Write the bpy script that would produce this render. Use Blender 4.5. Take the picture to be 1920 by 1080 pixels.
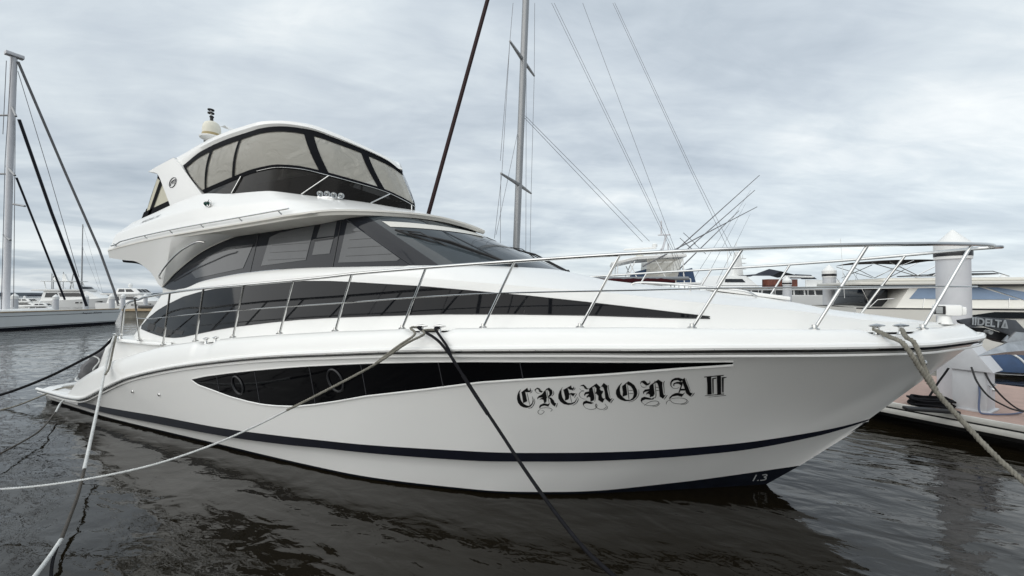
import bpy, bmesh, math, random
from mathutils import Vector, Matrix
from mathutils.bvhtree import BVHTree
from mathutils.geometry import tessellate_polygon
R = math.radians
random.seed(7)
for o in list(bpy.data.objects): bpy.data.objects.remove(o)
sc = bpy.context.scene
COL = sc.collection

# ---------------------------------------------------------------- camera, sky, sun, exposure
# World axes are the big yacht's own: x forward, y to port, z up, origin where her stem meets the water.
cam_d = bpy.data.cameras.new('camera'); cam = bpy.data.objects.new('camera', cam_d); COL.objects.link(cam)
cam_d.sensor_width = 36.0; cam_d.lens = 36.0*721/1920
cam_d.clip_start = 0.05; cam_d.clip_end = 6000
cam.location = (-1.129, -6.209, 2.6)
cam.rotation_euler = (R(90.8), 0, R(23))
sc.camera = cam

SUN_EL, SUN_AZ = R(30), R(196)
wd = bpy.data.worlds.new('World'); sc.world = wd; wd.use_nodes = True
def world():
    nt = wd.node_tree; N = nt.nodes; L = nt.links
    for n in list(N): N.remove(n)
    out = N.new('ShaderNodeOutputWorld'); bg = N.new('ShaderNodeBackground')
    bg.inputs['Strength'].default_value = 0.1
    L.new(bg.outputs[0], out.inputs[0])
    sky = N.new('ShaderNodeTexSky'); sky.sky_type = 'NISHITA'; sky.sun_disc = False
    sky.sun_elevation = SUN_EL; sky.sun_rotation = SUN_AZ
    tc = N.new('ShaderNodeTexCoord'); sep = N.new('ShaderNodeSeparateXYZ'); L.new(tc.outputs['Generated'], sep.inputs[0])
    def m(op, a, b=None, c=None):
        n = N.new('ShaderNodeMath'); n.operation = op
        for i, v in enumerate((a, b, c)):
            if v is None: continue
            if isinstance(v, (int, float)): n.inputs[i].default_value = v
            else: L.new(v, n.inputs[i])
        return n.outputs[0]
    z = m('MAXIMUM', sep.outputs[2], 0.0)
    den = m('ADD', z, 0.16)
    cx = m('DIVIDE', sep.outputs[0], den); cy = m('DIVIDE', sep.outputs[1], den)
    def noise(sx, sy, scale, detail, rough, seed, dist=0.0, rot=0.0):
        cb = N.new('ShaderNodeCombineXYZ')
        ca, sa = math.cos(rot), math.sin(rot)
        ux = m('ADD', m('MULTIPLY', cx, ca), m('MULTIPLY', cy, sa)); uy = m('SUBTRACT', m('MULTIPLY', cy, ca), m('MULTIPLY', cx, sa))
        L.new(m('MULTIPLY', ux, sx), cb.inputs[0]); L.new(m('MULTIPLY', uy, sy), cb.inputs[1]); cb.inputs[2].default_value = seed
        n = N.new('ShaderNodeTexNoise'); n.inputs['Scale'].default_value = scale; n.inputs['Detail'].default_value = detail
        n.inputs['Roughness'].default_value = rough; n.inputs['Distortion'].default_value = dist
        L.new(cb.outputs[0], n.inputs['Vector']); return n.outputs['Fac']
    big = noise(1, 1, 0.55, 5, .55, 3.1, .4)
    mid = noise(.55, 1.5, 1.6, 7, .6, 9.7, .6, .5)
    fine = noise(.6, 1.3, 4.5, 6, .62, 1.3, .8, .5)
    s = m('ADD', m('ADD', m('MULTIPLY', big, .60), m('MULTIPLY', mid, .27)), m('MULTIPLY', fine, .13))
    rp = N.new('ShaderNodeValToRGB'); L.new(s, rp.inputs[0])
    e = rp.color_ramp.elements; e[0].position = .36; e[0].color = (.335, .385, .435, 1); e[1].position = .66; e[1].color = (.80, .82, .81, 1)
    k = e.new(.47); k.color = (.465, .515, .56, 1); k = e.new(.54); k.color = (.565, .615, .645, 1)
    # a bank of low, darker cloud along the horizon away from the bright side
    az = m('ARCTAN2', sep.outputs[0], sep.outputs[1])
    cb2 = N.new('ShaderNodeCombineXYZ'); L.new(m('MULTIPLY', az, 5.0), cb2.inputs[0]); L.new(m('MULTIPLY', z, 34.0), cb2.inputs[1]); cb2.inputs[2].default_value = 4.2
    nb2 = N.new('ShaderNodeTexNoise'); nb2.inputs['Scale'].default_value = .8; nb2.inputs['Detail'].default_value = 6; nb2.inputs['Roughness'].default_value = .55; nb2.inputs['Distortion'].default_value = .5
    L.new(cb2.outputs[0], nb2.inputs['Vector'])
    rb = N.new('ShaderNodeValToRGB'); L.new(nb2.outputs['Fac'], rb.inputs[0]); eb = rb.color_ramp.elements
    eb[0].position = .40; eb[0].color = (.30, .36, .43, 1); eb[1].position = .60; eb[1].color = (.74, .78, .80, 1); kb = eb.new(.5); kb.color = (.46, .52, .58, 1)
    msk = N.new('ShaderNodeMapRange'); msk.interpolation_type = 'SMOOTHSTEP'; L.new(z, msk.inputs[0]); msk.inputs[1].default_value = .03; msk.inputs[2].default_value = .20; msk.inputs[3].default_value = .8; msk.inputs[4].default_value = 0.
    lefty = N.new('ShaderNodeMapRange'); lefty.interpolation_type = 'SMOOTHSTEP'; L.new(m('ADD', m('MULTIPLY', sep.outputs[0], .92), m('MULTIPLY', sep.outputs[1], .39)), lefty.inputs[0]); lefty.inputs[1].default_value = -.55; lefty.inputs[2].default_value = .25; lefty.inputs[3].default_value = 1.; lefty.inputs[4].default_value = .15
    lowmix = N.new('ShaderNodeMix'); lowmix.data_type = 'RGBA'; L.new(m('MULTIPLY', msk.outputs[0], lefty.outputs[0]), lowmix.inputs['Factor']); L.new(rp.outputs[0], lowmix.inputs[6]); L.new(rb.outputs[0], lowmix.inputs[7])
    # thin cloud lets a little of the clear sky through
    sc10 = N.new('ShaderNodeMix'); sc10.data_type = 'RGBA'; sc10.blend_type = 'MULTIPLY'; sc10.inputs['Factor'].default_value = 1
    L.new(lowmix.outputs[2], sc10.inputs[6]); sc10.inputs[7].default_value = (10, 10, 10, 1); sc10.clamp_result = False
    # overcast sky: zenith brighter than the horizon
    # the cloud is thinner, and paler, low down ahead and to the right
    sd = m('MAXIMUM', m('ADD', m('MULTIPLY', sep.outputs[0], .55), m('MULTIPLY', sep.outputs[1], .83)), 0.0)
    lowb = m('MULTIPLY', m('POWER', m('SUBTRACT', 1.0, z), 7.0), m('MULTIPLY', m('POWER', sd, 2.0), .38))
    g = m('ADD', m('ADD', m('MULTIPLY', z, .30), .915), lowb)
    gl = N.new('ShaderNodeMix'); gl.data_type = 'RGBA'; gl.blend_type = 'MULTIPLY'; gl.inputs['Factor'].default_value = 1
    cg = N.new('ShaderNodeCombineXYZ'); 
    for i in range(3): L.new(g, cg.inputs[i])
    L.new(sc10.outputs[2], gl.inputs[6]); L.new(cg.outputs[0], gl.inputs[7])
    mx = N.new('ShaderNodeMix'); mx.data_type = 'RGBA'; mx.inputs['Factor'].default_value = .10
    L.new(gl.outputs[2], mx.inputs[6]); L.new(sky.outputs[0], mx.inputs[7])
    L.new(mx.outputs[2], bg.inputs['Color'])
world()
sun_d = bpy.data.lights.new('sun', 'SUN'); sun = bpy.data.objects.new('sun', sun_d); COL.objects.link(sun)
sun_d.energy = 1.5; sun_d.angle = R(95); sun_d.color = (1, .96, .90)
# a veiled sun over the photographer's left shoulder
sun.rotation_euler = Vector((.25, .84, -.50)).to_track_quat('-Z', 'Y').to_euler()
vs = sc.view_settings; vs.view_transform = 'Standard'; vs.look = 'None'; vs.exposure = 0.38; vs.gamma = 1.0; vs.use_curve_mapping = False

# ---------------------------------------------------------------- helpers
def pch(xs, ys):
    n = len(xs); d = [(ys[i+1]-ys[i])/(xs[i+1]-xs[i]) for i in range(n-1)]
    mm = [d[0]]+[(2*d[i]*d[i-1]/(d[i]+d[i-1]) if d[i]*d[i-1] > 0 else 0.) for i in range(1, n-1)]+[d[-1]]
    def f(x):
        x = min(max(x, xs[0]), xs[-1]); i = 0
        while i < n-2 and x > xs[i+1]: i += 1
        h = xs[i+1]-xs[i]; t = (x-xs[i])/h
        return (2*t**3-3*t*t+1)*ys[i]+(t**3-2*t*t+t)*h*mm[i]+(3*t*t-2*t**3)*ys[i+1]+(t**3-t*t)*h*mm[i+1]
    return f
def zfun(pts):
    a = sorted(pts); b = [a[0]]
    for p in a[1:]:
        if p[0]-b[-1][0] > .05: b.append(p)
    return pch([p[0] for p in b], [p[1] for p in b])
def lerp(a, b, t): return a+(b-a)*t
def lin(xs, ys):
    def f(x):
        if x <= xs[0]: return ys[0]
        for i in range(len(xs)-1):
            if x <= xs[i+1]: return lerp(ys[i], ys[i+1], (x-xs[i])/(xs[i+1]-xs[i]))
        return ys[-1]
    return f
def resample(pts, n):
    pts = [Vector(p) for p in pts]; d = [0.]
    for a, b in zip(pts, pts[1:]): d.append(d[-1]+(b-a).length)
    out = []; j = 0
    for i in range(n):
        s = d[-1]*i/(n-1)
        while j < len(pts)-2 and s > d[j+1]: j += 1
        h = d[j+1]-d[j] or 1e-9; out.append(pts[j].lerp(pts[j+1], (s-d[j])/h))
    return out
def smooth_path(pts, n):
    """Catmull-Rom through the points, n samples in all."""
    P = [Vector(p) for p in pts]; P = [P[0]*2-P[1]]+P+[P[-1]*2-P[-2]]; out = []
    k = len(P)-3; per = max(2, n//k)
    for i in range(k):
        p0, p1, p2, p3 = P[i:i+4]
        for j in range(per):
            t = j/per
            out.append(.5*((2*p1)+(p2-p0)*t+(2*p0-5*p1+4*p2-p3)*t*t+(3*p1-p0-3*p2+p3)*t**3))
    out.append(P[-2]); return out
class MB:
    def __init__(s): s.v = []; s.f = []
    def add(s, vs, fs):
        o = len(s.v); s.v += [tuple(x) for x in vs]; s.f += [tuple(i+o for i in q) for q in fs]; return s
    def grid(s, rows, closed=False, mirror=False):
        n = len(rows[0]); fs = []
        for i in range(len(rows)-1):
            for j in range(n-1 if not closed else n):
                k = (j+1) % n; fs.append((i*n+j, i*n+k, (i+1)*n+k, (i+1)*n+j))
        flat = [p for r in rows for p in r]; s.add(flat, fs)
        if mirror: s.add([(p[0], -p[1], p[2]) for p in flat], [q[::-1] for q in fs])
        return s
    def box(s, c, d, rot=None):
        hx, hy, hz = d[0]/2, d[1]/2, d[2]/2
        vs = [Vector((x*hx, y*hy, z*hz)) for x in (-1, 1) for y in (-1, 1) for z in (-1, 1)]
        if rot is not None: vs = [rot @ v for v in vs]
        return s.add([v+Vector(c) for v in vs], [(0, 1, 3, 2), (4, 6, 7, 5), (0, 4, 5, 1), (2, 3, 7, 6), (0, 2, 6, 4), (1, 5, 7, 3)])
    def tube(s, pts, r, n=8, cap=True, closed=False):
        pts = [Vector(p) for p in pts]; rr = r if isinstance(r, (list, tuple)) else [r]*len(pts)
        up = None; rings = []
        for i, p in enumerate(pts):
            if closed: t = pts[(i+1) % len(pts)]-pts[i-1]
            else: t = pts[min(i+1, len(pts)-1)]-pts[max(i-1, 0)]
            if t.length < 1e-9: t = Vector((1, 0, 0))
            t.normalize()
            if up is None: up = t.orthogonal().normalized()
            up = (up-t*up.dot(t)); up = up.normalized() if up.length > 1e-6 else t.orthogonal().normalized()
            b = t.cross(up)
            rings.append([p+rr[i]*(math.cos(2*math.pi*j/n)*up+math.sin(2*math.pi*j/n)*b) for j in range(n)])
        if closed: rings.append(rings[0])
        o = len(s.v); s.grid(rings, closed=True)
        if cap and not closed:
            s.f.append(tuple(o+j for j in range(n))[::-1]); s.f.append(tuple(o+(len(rings)-1)*n+j for j in range(n)))
        return s
    def lathe(s, prof, c=(0, 0, 0), n=20, axis=None):
        rows = []
        for r, z in prof: rows.append([Vector((r*math.cos(2*math.pi*j/n), r*math.sin(2*math.pi*j/n), z)) for j in range(n)])
        if axis is not None:
            q = Vector((0, 0, 1)).rotation_difference(Vector(axis)); rows = [[q @ p for p in r] for r in rows]
        rows = [[p+Vector(c) for p in r] for r in rows]
        o = len(s.v); s.grid(rows, closed=True)
        s.f.append(tuple(o+j for j in range(n))[::-1]); s.f.append(tuple(o+(len(rows)-1)*n+j for j in range(n))); return s
    def prism(s, poly, off):
        """closed polygon (3D points) pushed along off"""
        poly = [Vector(p) for p in poly]; n = len(poly); off = Vector(off)
        return s.add(poly+[p+off for p in poly], [tuple(range(n))[::-1], tuple(range(n, 2*n))]+[(i, (i+1) % n, n+(i+1) % n, n+i) for i in range(n)])
    def build(s, name, mat, parent=None, smooth=35, weld=1e-4, bevel=0, subsurf=0):
        me = bpy.data.meshes.new(name); bm = bmesh.new()
        vs = [bm.verts.new(p) for p in s.v]
        for q in s.f:
            try: bm.faces.new([vs[i] for i in q])
            except ValueError: pass
        if weld: bmesh.ops.remove_doubles(bm, verts=bm.verts, dist=weld)
        bmesh.ops.dissolve_degenerate(bm, edges=bm.edges, dist=1e-5)
        bmesh.ops.recalc_face_normals(bm, faces=bm.faces)
        if bevel: bmesh.ops.bevel(bm, geom=[e for e in bm.edges if len(e.link_faces) == 2 and e.calc_face_angle(0) > .6], offset=bevel, segments=2, affect='EDGES', profile=.6)
        bm.to_mesh(me); bm.free()
        if smooth:
            me.polygons.foreach_set('use_smooth', [True]*len(me.polygons)); me.set_sharp_from_angle(angle=R(smooth))
        me.materials.append(mat)
        o = bpy.data.objects.new(name, me); COL.objects.link(o)
        if parent: o.parent = parent
        return o
def tag(o, label, cat, group=None, kind=None):
    if label: o['label'] = label
    if cat: o['category'] = cat
    if group: o['group'] = group
    if kind: o['kind'] = kind
    return o
def thing(name, label, cat, loc=(0, 0, 0), rz=0, group=None):
    o = bpy.data.objects.new(name, None); COL.objects.link(o); o.location = loc; o.rotation_euler = (0, 0, rz)
    o.empty_display_size = .3
    return tag(o, label, cat, group)
def copy_tree(o, loc=None, rz=None, parent=None):
    c = o.copy(); COL.objects.link(c)
    if parent: c.parent = parent
    for ch in o.children: copy_tree(ch, parent=c)
    if loc is not None: c.location = loc
    if rz is not None: c.rotation_euler = (0, 0, rz)
    return c
def text_on(bvh, body, x, z, size, width, name, mat_, parent, shear=.3, tilt=0., out=.006):
    o = text_mesh(body, size, name, mat_, parent, Matrix.Rotation(tilt, 4, 'Z'), shear, 0., width)
    for v in o.data.vertices: v.co = on(bvh, x+v.co.x, z+v.co.y, out)
    return o
def text_mesh(body, size, name, mat, parent, mtx, shear=0., extrude=.002, width=None, bold=0.):
    cu = bpy.data.curves.new(name, 'FONT'); cu.body = body; cu.size = size; cu.shear = shear; cu.extrude = extrude; cu.offset = bold
    cu.align_x = 'CENTER'; cu.align_y = 'CENTER'; cu.resolution_u = 3
    to = bpy.data.objects.new(name+'_curve', cu); COL.objects.link(to); bpy.context.view_layer.update()
    me = bpy.data.meshes.new_from_object(to.evaluated_get(bpy.context.evaluated_depsgraph_get()))
    bpy.data.objects.remove(to)
    if width:
        xs = [v.co.x for v in me.vertices]; k = width/(max(xs)-min(xs))
        for v in me.vertices: v.co.x *= k
    me.transform(mtx); me.name = name; me.materials.clear(); me.materials.append(mat)
    o = bpy.data.objects.new(name, me); COL.objects.link(o); o.parent = parent; return o

# ---------------------------------------------------------------- materials
def mat(name, col, rough=.4, metal=0., spec=.5, coat=0., var=.0, vscale=3., bump=0., bscale=40., alpha=None, ior=None, trans=0.):
    m = bpy.data.materials.new(name); m.use_nodes = True; nt = m.node_tree; b = nt.nodes['Principled BSDF']
    b.inputs['Base Color'].default_value = (*col, 1); b.inputs['Roughness'].default_value = rough; b.inputs['Metallic'].default_value = metal
    b.inputs['Specular IOR Level'].default_value = spec; b.inputs['Coat Weight'].default_value = coat; b.inputs['Coat Roughness'].default_value = .08
    if ior: b.inputs['IOR'].default_value = ior
    if alpha is not None: b.inputs['Alpha'].default_value = alpha
    if trans: b.inputs['Transmission Weight'].default_value = trans
    tc = nt.nodes.new('ShaderNodeTexCoord')
    if var:
        n = nt.nodes.new('ShaderNodeTexNoise'); n.inputs['Scale'].default_value = vscale; n.inputs['Detail'].default_value = 6; n.inputs['Roughness'].default_value = .65
        nt.links.new(tc.outputs['Object'], n.inputs['Vector'])
        r = nt.nodes.new('ShaderNodeValToRGB'); e = r.color_ramp.elements; e[0].position = .3; e[1].position = .7
        e[0].color = (*[max(0, c*(1-var)) for c in col], 1); e[1].color = (*[min(1, c*(1+var)) for c in col], 1)
        nt.links.new(n.outputs['Fac'], r.inputs[0]); nt.links.new(r.outputs[0], b.inputs['Base Color'])
        if var < .02: return m
        mr = nt.nodes.new('ShaderNodeMapRange'); mr.inputs[3].default_value = max(.02, rough*.8); mr.inputs[4].default_value = min(1, rough*1.25)
        nt.links.new(n.outputs['Fac'], mr.inputs[0]); nt.links.new(mr.outputs[0], b.inputs['Roughness'])
    if bump:
        n = nt.nodes.new('ShaderNodeTexNoise'); n.inputs['Scale'].default_value = bscale; n.inputs['Detail'].default_value = 4
        nt.links.new(tc.outputs['Object'], n.inputs['Vector'])
        bp = nt.nodes.new('ShaderNodeBump'); bp.inputs['Strength'].default_value = 1; bp.inputs['Distance'].default_value = bump
        nt.links.new(n.outputs['Fac'], bp.inputs['Height']); nt.links.new(bp.outputs[0], b.inputs['Normal'])
    return m
M = dict(
 gel=mat('gelcoat_white', (.86, .855, .83), .25, coat=.3, var=.012, vscale=.3),
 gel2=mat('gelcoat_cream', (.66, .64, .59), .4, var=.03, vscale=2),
 navy=mat('navy_stripe', (.004, .005, .010), .3, spec=.2, var=.25, vscale=4),
 anti=mat('bottom_paint', (.006, .008, .014), .6, spec=.2, var=.35, vscale=5),
 black=mat('black_glass', (.002, .0022, .003), .03, spec=.16),
 tint=mat('tinted_glass', (.005, .0055, .007), .03, spec=.21),
 frit=mat('dark_glazing', (.014, .016, .021), .06, spec=.26, var=.1, vscale=1.5),
 blind=mat('blind_behind_glass', (.105, .108, .112), .05, spec=.32, var=.08, vscale=2),
 shade=mat('dark_line', (.010, .010, .012), .4),
 wind=mat('windscreen_glass', (.045, .055, .062), .03, spec=.40, var=.15, vscale=1.2),
 steel=mat('stainless', (.62, .62, .61), .14, metal=1.0, var=.06, vscale=9),
 gasket=mat('rubber_black', (.012, .012, .013), .55),
 text=mat('vinyl_black', (.006, .006, .007), .35),
 white=mat('white_vinyl', (.45, .46, .46), .5),
 fabric=mat('black_canvas', (.0045, .005, .007), .75, spec=.1, bump=.001, bscale=90),
 smoke=mat('smoked_acrylic', (.010, .009, .008), .10, spec=.12, alpha=.92),
 dome=mat('aged_radome', (.74, .71, .60), .45, var=.05, vscale=4),
 teak=mat('weathered_teak', (.26, .245, .22), .7, var=.2, vscale=8),
 grey_rope=mat('weathered_rope', (.21, .20, .17), .9, spec=.1, var=.3, vscale=18),
 white_rope=mat('white_rope', (.60, .61, .60), .85, spec=.1, var=.18, vscale=14),
 black_rope=mat('black_rope', (.010, .010, .012), .85, spec=.15, var=.4, vscale=20),
 wet_rope=mat('wet_fouled_rope', (.045, .038, .030), .6, var=.5, vscale=12),
 greyc=mat('grey_cover', (.15, .15, .155), .8, spec=.2, var=.2, vscale=5, bump=.004, bscale=9),
 orange=mat('orange_float', (.55, .27, .06), .6, var=.15),
 cream=mat('cream_canvas', (.60, .575, .47), .8, spec=.2, var=.05),
 lensg=mat('lamp_glass', (.30, .31, .31), .08, spec=.6),
 green=mat('starboard_lens', (.005, .05, .035), .1),
)
def vinyl_mat():
    m = bpy.data.materials.new('clear_vinyl_with_sunscreen'); m.use_nodes = True; nt = m.node_tree; N = nt.nodes; L = nt.links
    out = N['Material Output']; N.remove(N['Principled BSDF'])
    d = N.new('ShaderNodeBsdfDiffuse'); t = N.new('ShaderNodeBsdfTranslucent'); g = N.new('ShaderNodeBsdfGlossy'); tr = N.new('ShaderNodeBsdfTransparent')
    tc = N.new('ShaderNodeTexCoord'); n = N.new('ShaderNodeTexNoise'); n.inputs['Scale'].default_value = 1.1; n.inputs['Detail'].default_value = 3; L.new(tc.outputs['Object'], n.inputs['Vector'])
    r = N.new('ShaderNodeValToRGB'); e = r.color_ramp.elements; e[0].color = (.68, .655, .575, 1); e[1].color = (.80, .77, .69, 1); L.new(n.outputs['Fac'], r.inputs[0])
    L.new(r.outputs[0], d.inputs[0]); L.new(r.outputs[0], t.inputs[0]); g.inputs['Roughness'].default_value = .12
    a = N.new('ShaderNodeMixShader'); a.inputs[0].default_value = .45; L.new(d.outputs[0], a.inputs[1]); L.new(t.outputs[0], a.inputs[2])
    b = N.new('ShaderNodeMixShader'); b.inputs[0].default_value = .27; L.new(a.outputs[0], b.inputs[1]); L.new(tr.outputs[0], b.inputs[2])
    f = N.new('ShaderNodeFresnel'); f.inputs[0].default_value = 1.28
    w = N.new('ShaderNodeTexNoise'); w.inputs['Scale'].default_value = 2.2; w.inputs['Detail'].default_value = 3; w.inputs['Distortion'].default_value = 1.2; L.new(tc.outputs['Object'], w.inputs['Vector'])
    bp = N.new('ShaderNodeBump'); bp.inputs['Distance'].default_value = .05; L.new(w.outputs['Fac'], bp.inputs['Height'])
    for q_ in (d, t, g): L.new(bp.outputs[0], q_.inputs['Normal'])
    c = N.new('ShaderNodeMixShader'); L.new(f.outputs[0], c.inputs[0]); L.new(b.outputs[0], c.inputs[1]); L.new(g.outputs[0], c.inputs[2])
    L.new(c.outputs[0], out.inputs[0]); return m
M['vinyl'] = vinyl_mat()

# ---------------------------------------------------------------- water
def water_mat():
    m = bpy.data.materials.new('harbour_water'); m.use_nodes = True; nt = m.node_tree; N = nt.nodes; L = nt.links
    b = N['Principled BSDF']; b.inputs['Base Color'].default_value = (.0085, .0066, .0036, 1); b.inputs['Roughness'].default_value = .03; b.inputs['IOR'].default_value = 1.40
    tc = N.new('ShaderNodeTexCoord')
    def noise(scale, stretch, rot, detail, rough, dist):
        mp = N.new('ShaderNodeMapping'); mp.inputs['Rotation'].default_value = (0, 0, rot); mp.inputs['Scale'].default_value = (scale, scale*stretch, scale)
        L.new(tc.outputs['Object'], mp.inputs[0]); n = N.new('ShaderNodeTexNoise'); n.inputs['Scale'].default_value = 1; n.inputs['Detail'].default_value = detail
        n.inputs['Roughness'].default_value = rough; n.inputs['Distortion'].default_value = dist; L.new(mp.outputs[0], n.inputs['Vector']); return n.outputs['Fac']
    def mul(a, k):
        n = N.new('ShaderNodeMath'); n.operation = 'MULTIPLY'; L.new(a, n.inputs[0]); n.inputs[1].default_value = k; return n.outputs[0]
    def add(a, c):
        n = N.new('ShaderNodeMath'); n.operation = 'ADD'; L.new(a, n.inputs[0]); L.new(c, n.inputs[1]); return n.outputs[0]
    h = add(add(mul(noise(.55, 2.2, R(18), 2, .5, .3), .052), mul(noise(1.7, 2.0, R(30), 1.5, .4, .8), .019)), mul(noise(6, 1.9, R(12), 2.5, .55, .6), .0034))
    bp = N.new('ShaderNodeBump'); bp.inputs['Strength'].default_value = 1; bp.inputs['Distance'].default_value = 1.0
    L.new(h, bp.inputs['Height']); L.new(bp.outputs[0], b.inputs['Normal']); return m
def water():
    mb = MB(); mb.add([(-3000, -600, 0), (3000, -600, 0), (3000, 4000, 0), (-3000, 4000, 0)], [(0, 1, 2, 3)])
    o = mb.build('water', water_mat(), smooth=0); o['kind'] = 'structure'
water()

# ================================================================ the big yacht
Y = thing('motor_yacht', 'large white motor yacht named CREMONA II with black hull windows and enclosed flybridge', 'yacht')
bsr = pch([-16, -14.5, -12, -9, -6, -4.5, -3, -1.5, 0, 1, 1.6, 2.0, 2.2], [2.15, 2.2, 2.33, 2.4, 2.4, 2.385, 2.30, 2.1, 1.7, 1.2, .74, .32, 0])
bs = pch([-16, -14.5, -12, -9, -6, -4.5, -3, -1.5, 0, 1, 1.55, 1.93, 2.12], [2.15, 2.2, 2.33, 2.4, 2.4, 2.385, 2.30, 2.1, 1.7, 1.19, .74, .33, 0])
bk = pch([-15.1, -12, -8, -5.6, -3.5, -2.5, -1.5, -.5, .3, .8, 1.1], [2.08, 2.2, 2.22, 2.17, 1.9, 1.62, 1.25, .78, .40, .15, 0])
bbp = pch([-15, -11.4, -8.2, -5.6, -3.5, -2.5, -1.5, -.5, .1, .38], [2.0, 2.13, 2.12, 2.06, 1.73, 1.38, .90, .42, .13, 0])
bw = pch([-15, -11.4, -8.2, -5.6, -3.5, -2.7, -1.57, -.92, 0], [1.96, 2.1, 2.09, 2.04, 1.70, 1.43, .87, .52, 0])
bg = pch([-16, -14.5, -12, -9, -6, -4.5, -3, -1.5, 0, 1, 1.55, 1.84, 1.98], [2.03, 2.08, 2.21, 2.28, 2.28, 2.265, 2.18, 1.98, 1.58, 1.08, .60, .27, 0])
RUB = [(-15.05, .313), (-14.44, .316), (-13.52, .327), (-12.64, .376), (-12.24, .456), (-11.72, .632), (-11.22, .799), (-10.6, .992), (-9.76, 1.182), (-8.81, 1.359), (-7.54, 1.547), (-6.84, 1.636), (-6.2, 1.704), (-5.43, 1.775), (-4.17, 1.882), (-3.22, 1.937), (-1.99, 1.996), (-1.5, 2.011), (-.5, 2.044), (.51, 2.06), (1.17, 2.062), (1.58, 2.077), (1.9, 2.086), (2.12, 2.09)]
GUN = [(-13.34, .36), (-13.30, .52), (-13.12, .70), (-12.66, .886), (-12.1, 1.085), (-11.58, 1.235), (-10.48, 1.476), (-9.95, 1.585), (-9.45, 1.669), (-8.99, 1.73), (-7.89, 1.855), (-7.03, 1.94), (-6.15, 2.013), (-5.57, 2.059), (-5.14, 2.085), (-4.27, 2.142), (-3.52, 2.173), (-2.64, 2.205), (-1.51, 2.233), (-.07, 2.235), (.94, 2.226), (1.33, 2.226), (1.75, 2.236), (1.98, 2.235)]
STT = [(-15.1, .25), (-13.18, .261), (-12.0, .276), (-9.83, .344), (-8.24, .375), (-6.55, .453), (-5.51, .51), (-3.4, .605), (-2.96, .619), (-2.34, .644), (-1.73, .67), (-.53, .746), (.45, .879), (.79, .943), (1.1, 1.022)]
STB = [(-15.1, .17), (-13.08, .170), (-11.95, .162), (-9.84, .205), (-8.0, .257), (-6.55, .331), (-5.51, .403), (-3.41, .489), (-2.97, .512), (-2.34, .538), (-1.73, .571), (-.53, .653), (.49, .83), (.85, .927), (1.1, 1.009)]
BPT = [(-15, .05), (-11.4, .04), (-8.16, .05), (-5.62, .04), (-3.48, .04), (-2.68, .045), (-2.11, .055), (-1.14, .131), (-.39, .217), (.38, .319)]
zr, zg, zk, zk2, zbp = zfun(RUB), zfun(GUN[3:]), zfun(STT), zfun(STB), zfun(BPT)
conc = lin([-8, -3, 0, 1.2], [0, .05, .13, .05])
def hs(t, s):
    xr = -15.05+t*(2.12+15.05); xk = -15.1+t*(1.1+15.1)
    x = lerp(xk, xr, s); b = lerp(bk(xk), bs(xr), s); b -= conc(x)*4*s*(1-s)*min(1, b/.5)
    return (x, -b, lerp(zk(xk), zr(xr), s))
TS = [1-(1-i/110)**1.35 for i in range(111)]
hb = MB(); hb.grid([[hs(t, s/10) for t in TS] for s in range(11)], mirror=True)
def low(t, xe, x0, b, z): x = lerp(x0, xe, t); return (x, -b(x), z(x))
XS0 = -13.1
tsa = [t for t in TS]
# under the boot stripe: knuckle, topsides down to the paint line
rows = [[low(t, 1.1, -15.1, bk, zk2) for t in TS],
        [low(t, 1.09, -15.1, lambda x: max(0, bk(x)-.03), lambda x: zk2(x)-.03) for t in TS]]
for s in (.33, .66, 1.):
    rows.append([tuple(lerp(a, b, s) for a, b in zip(low(t, 1.09, -15.1, lambda x: max(0, bk(x)-.04), lambda x: zk2(x)-.03), low(t, .38, -15.0, bbp, zbp))) for t in TS])
hb.grid(rows, mirror=True)
# white infill of the stripe band abaft its start
q = [x/10 for x in range(-151, -130)]
hb.grid([[(x, -bk(x), zk(x)) for x in q], [(x, -bk(x), zk2(x)) for x in q]], mirror=True)
hb.add([(-15.1, y*k, z) for y in (-1, 1) for k, z in ((2.08, .31), (2.02, .0), (1.6, -.4))]+[], [(0, 1, 2, 5, 4, 3)])
hull = hb.build('hull', M['gel'], Y, smooth=40)
mb = MB(); q = [XS0+(1.1-XS0)*t for t in TS]
mb.grid([[(x, -bk(x)-.002, zk(x)) for x in q], [(x, -bk(x)-.003, lerp(zk(x), zk2(x), .5)) for x in q], [(x, -bk(x)-.002, zk2(x)) for x in q]], mirror=True)
mb.build('boot_stripe', M['navy'], Y)
mb = MB(); mb.grid([[low(t, .38, -15.0, bbp, zbp) for t in TS], [low(t, 0, -15, bw, lambda x: 0) for t in TS], [low(t, -.25, -15, lambda x: bw(min(0, x+.25))*.85, lambda x: -.3) for t in TS], [low(t, -.8, -15, lambda x: 0, lambda x: -.9) for t in TS]], mirror=True)
mb.build('bottom_paint', M['anti'], Y)
bvh_hull = BVHTree.FromObject(hull, bpy.context.evaluated_depsgraph_get())
def on(bvh, x, z, out=.004):
    loc, nor, i, d = bvh.ray_cast(Vector((x, -12, z)), Vector((0, 1, 0)))
    if loc is None: return Vector((x, -1.0, z))
    if nor.y > 0: nor = -nor
    return loc+nor*out
def panel(bvh, top, bot, n, m, out=.004, rim=None):
    """sheet lying on a surface between two (x,z) edge lines"""
    T = resample([(a, 0, b) for a, b in top], n); B = resample([(a, 0, b) for a, b in bot], n)
    return [[on(bvh, lerp(a.x, b.x, j/m), lerp(a.z, b.z, j/m), out) for a, b in zip(T, B)] for j in range(m+1)]
def edge_at(pts, x):
    return lin([p[0] for p in pts], [p[1] for p in pts])(x)

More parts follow.
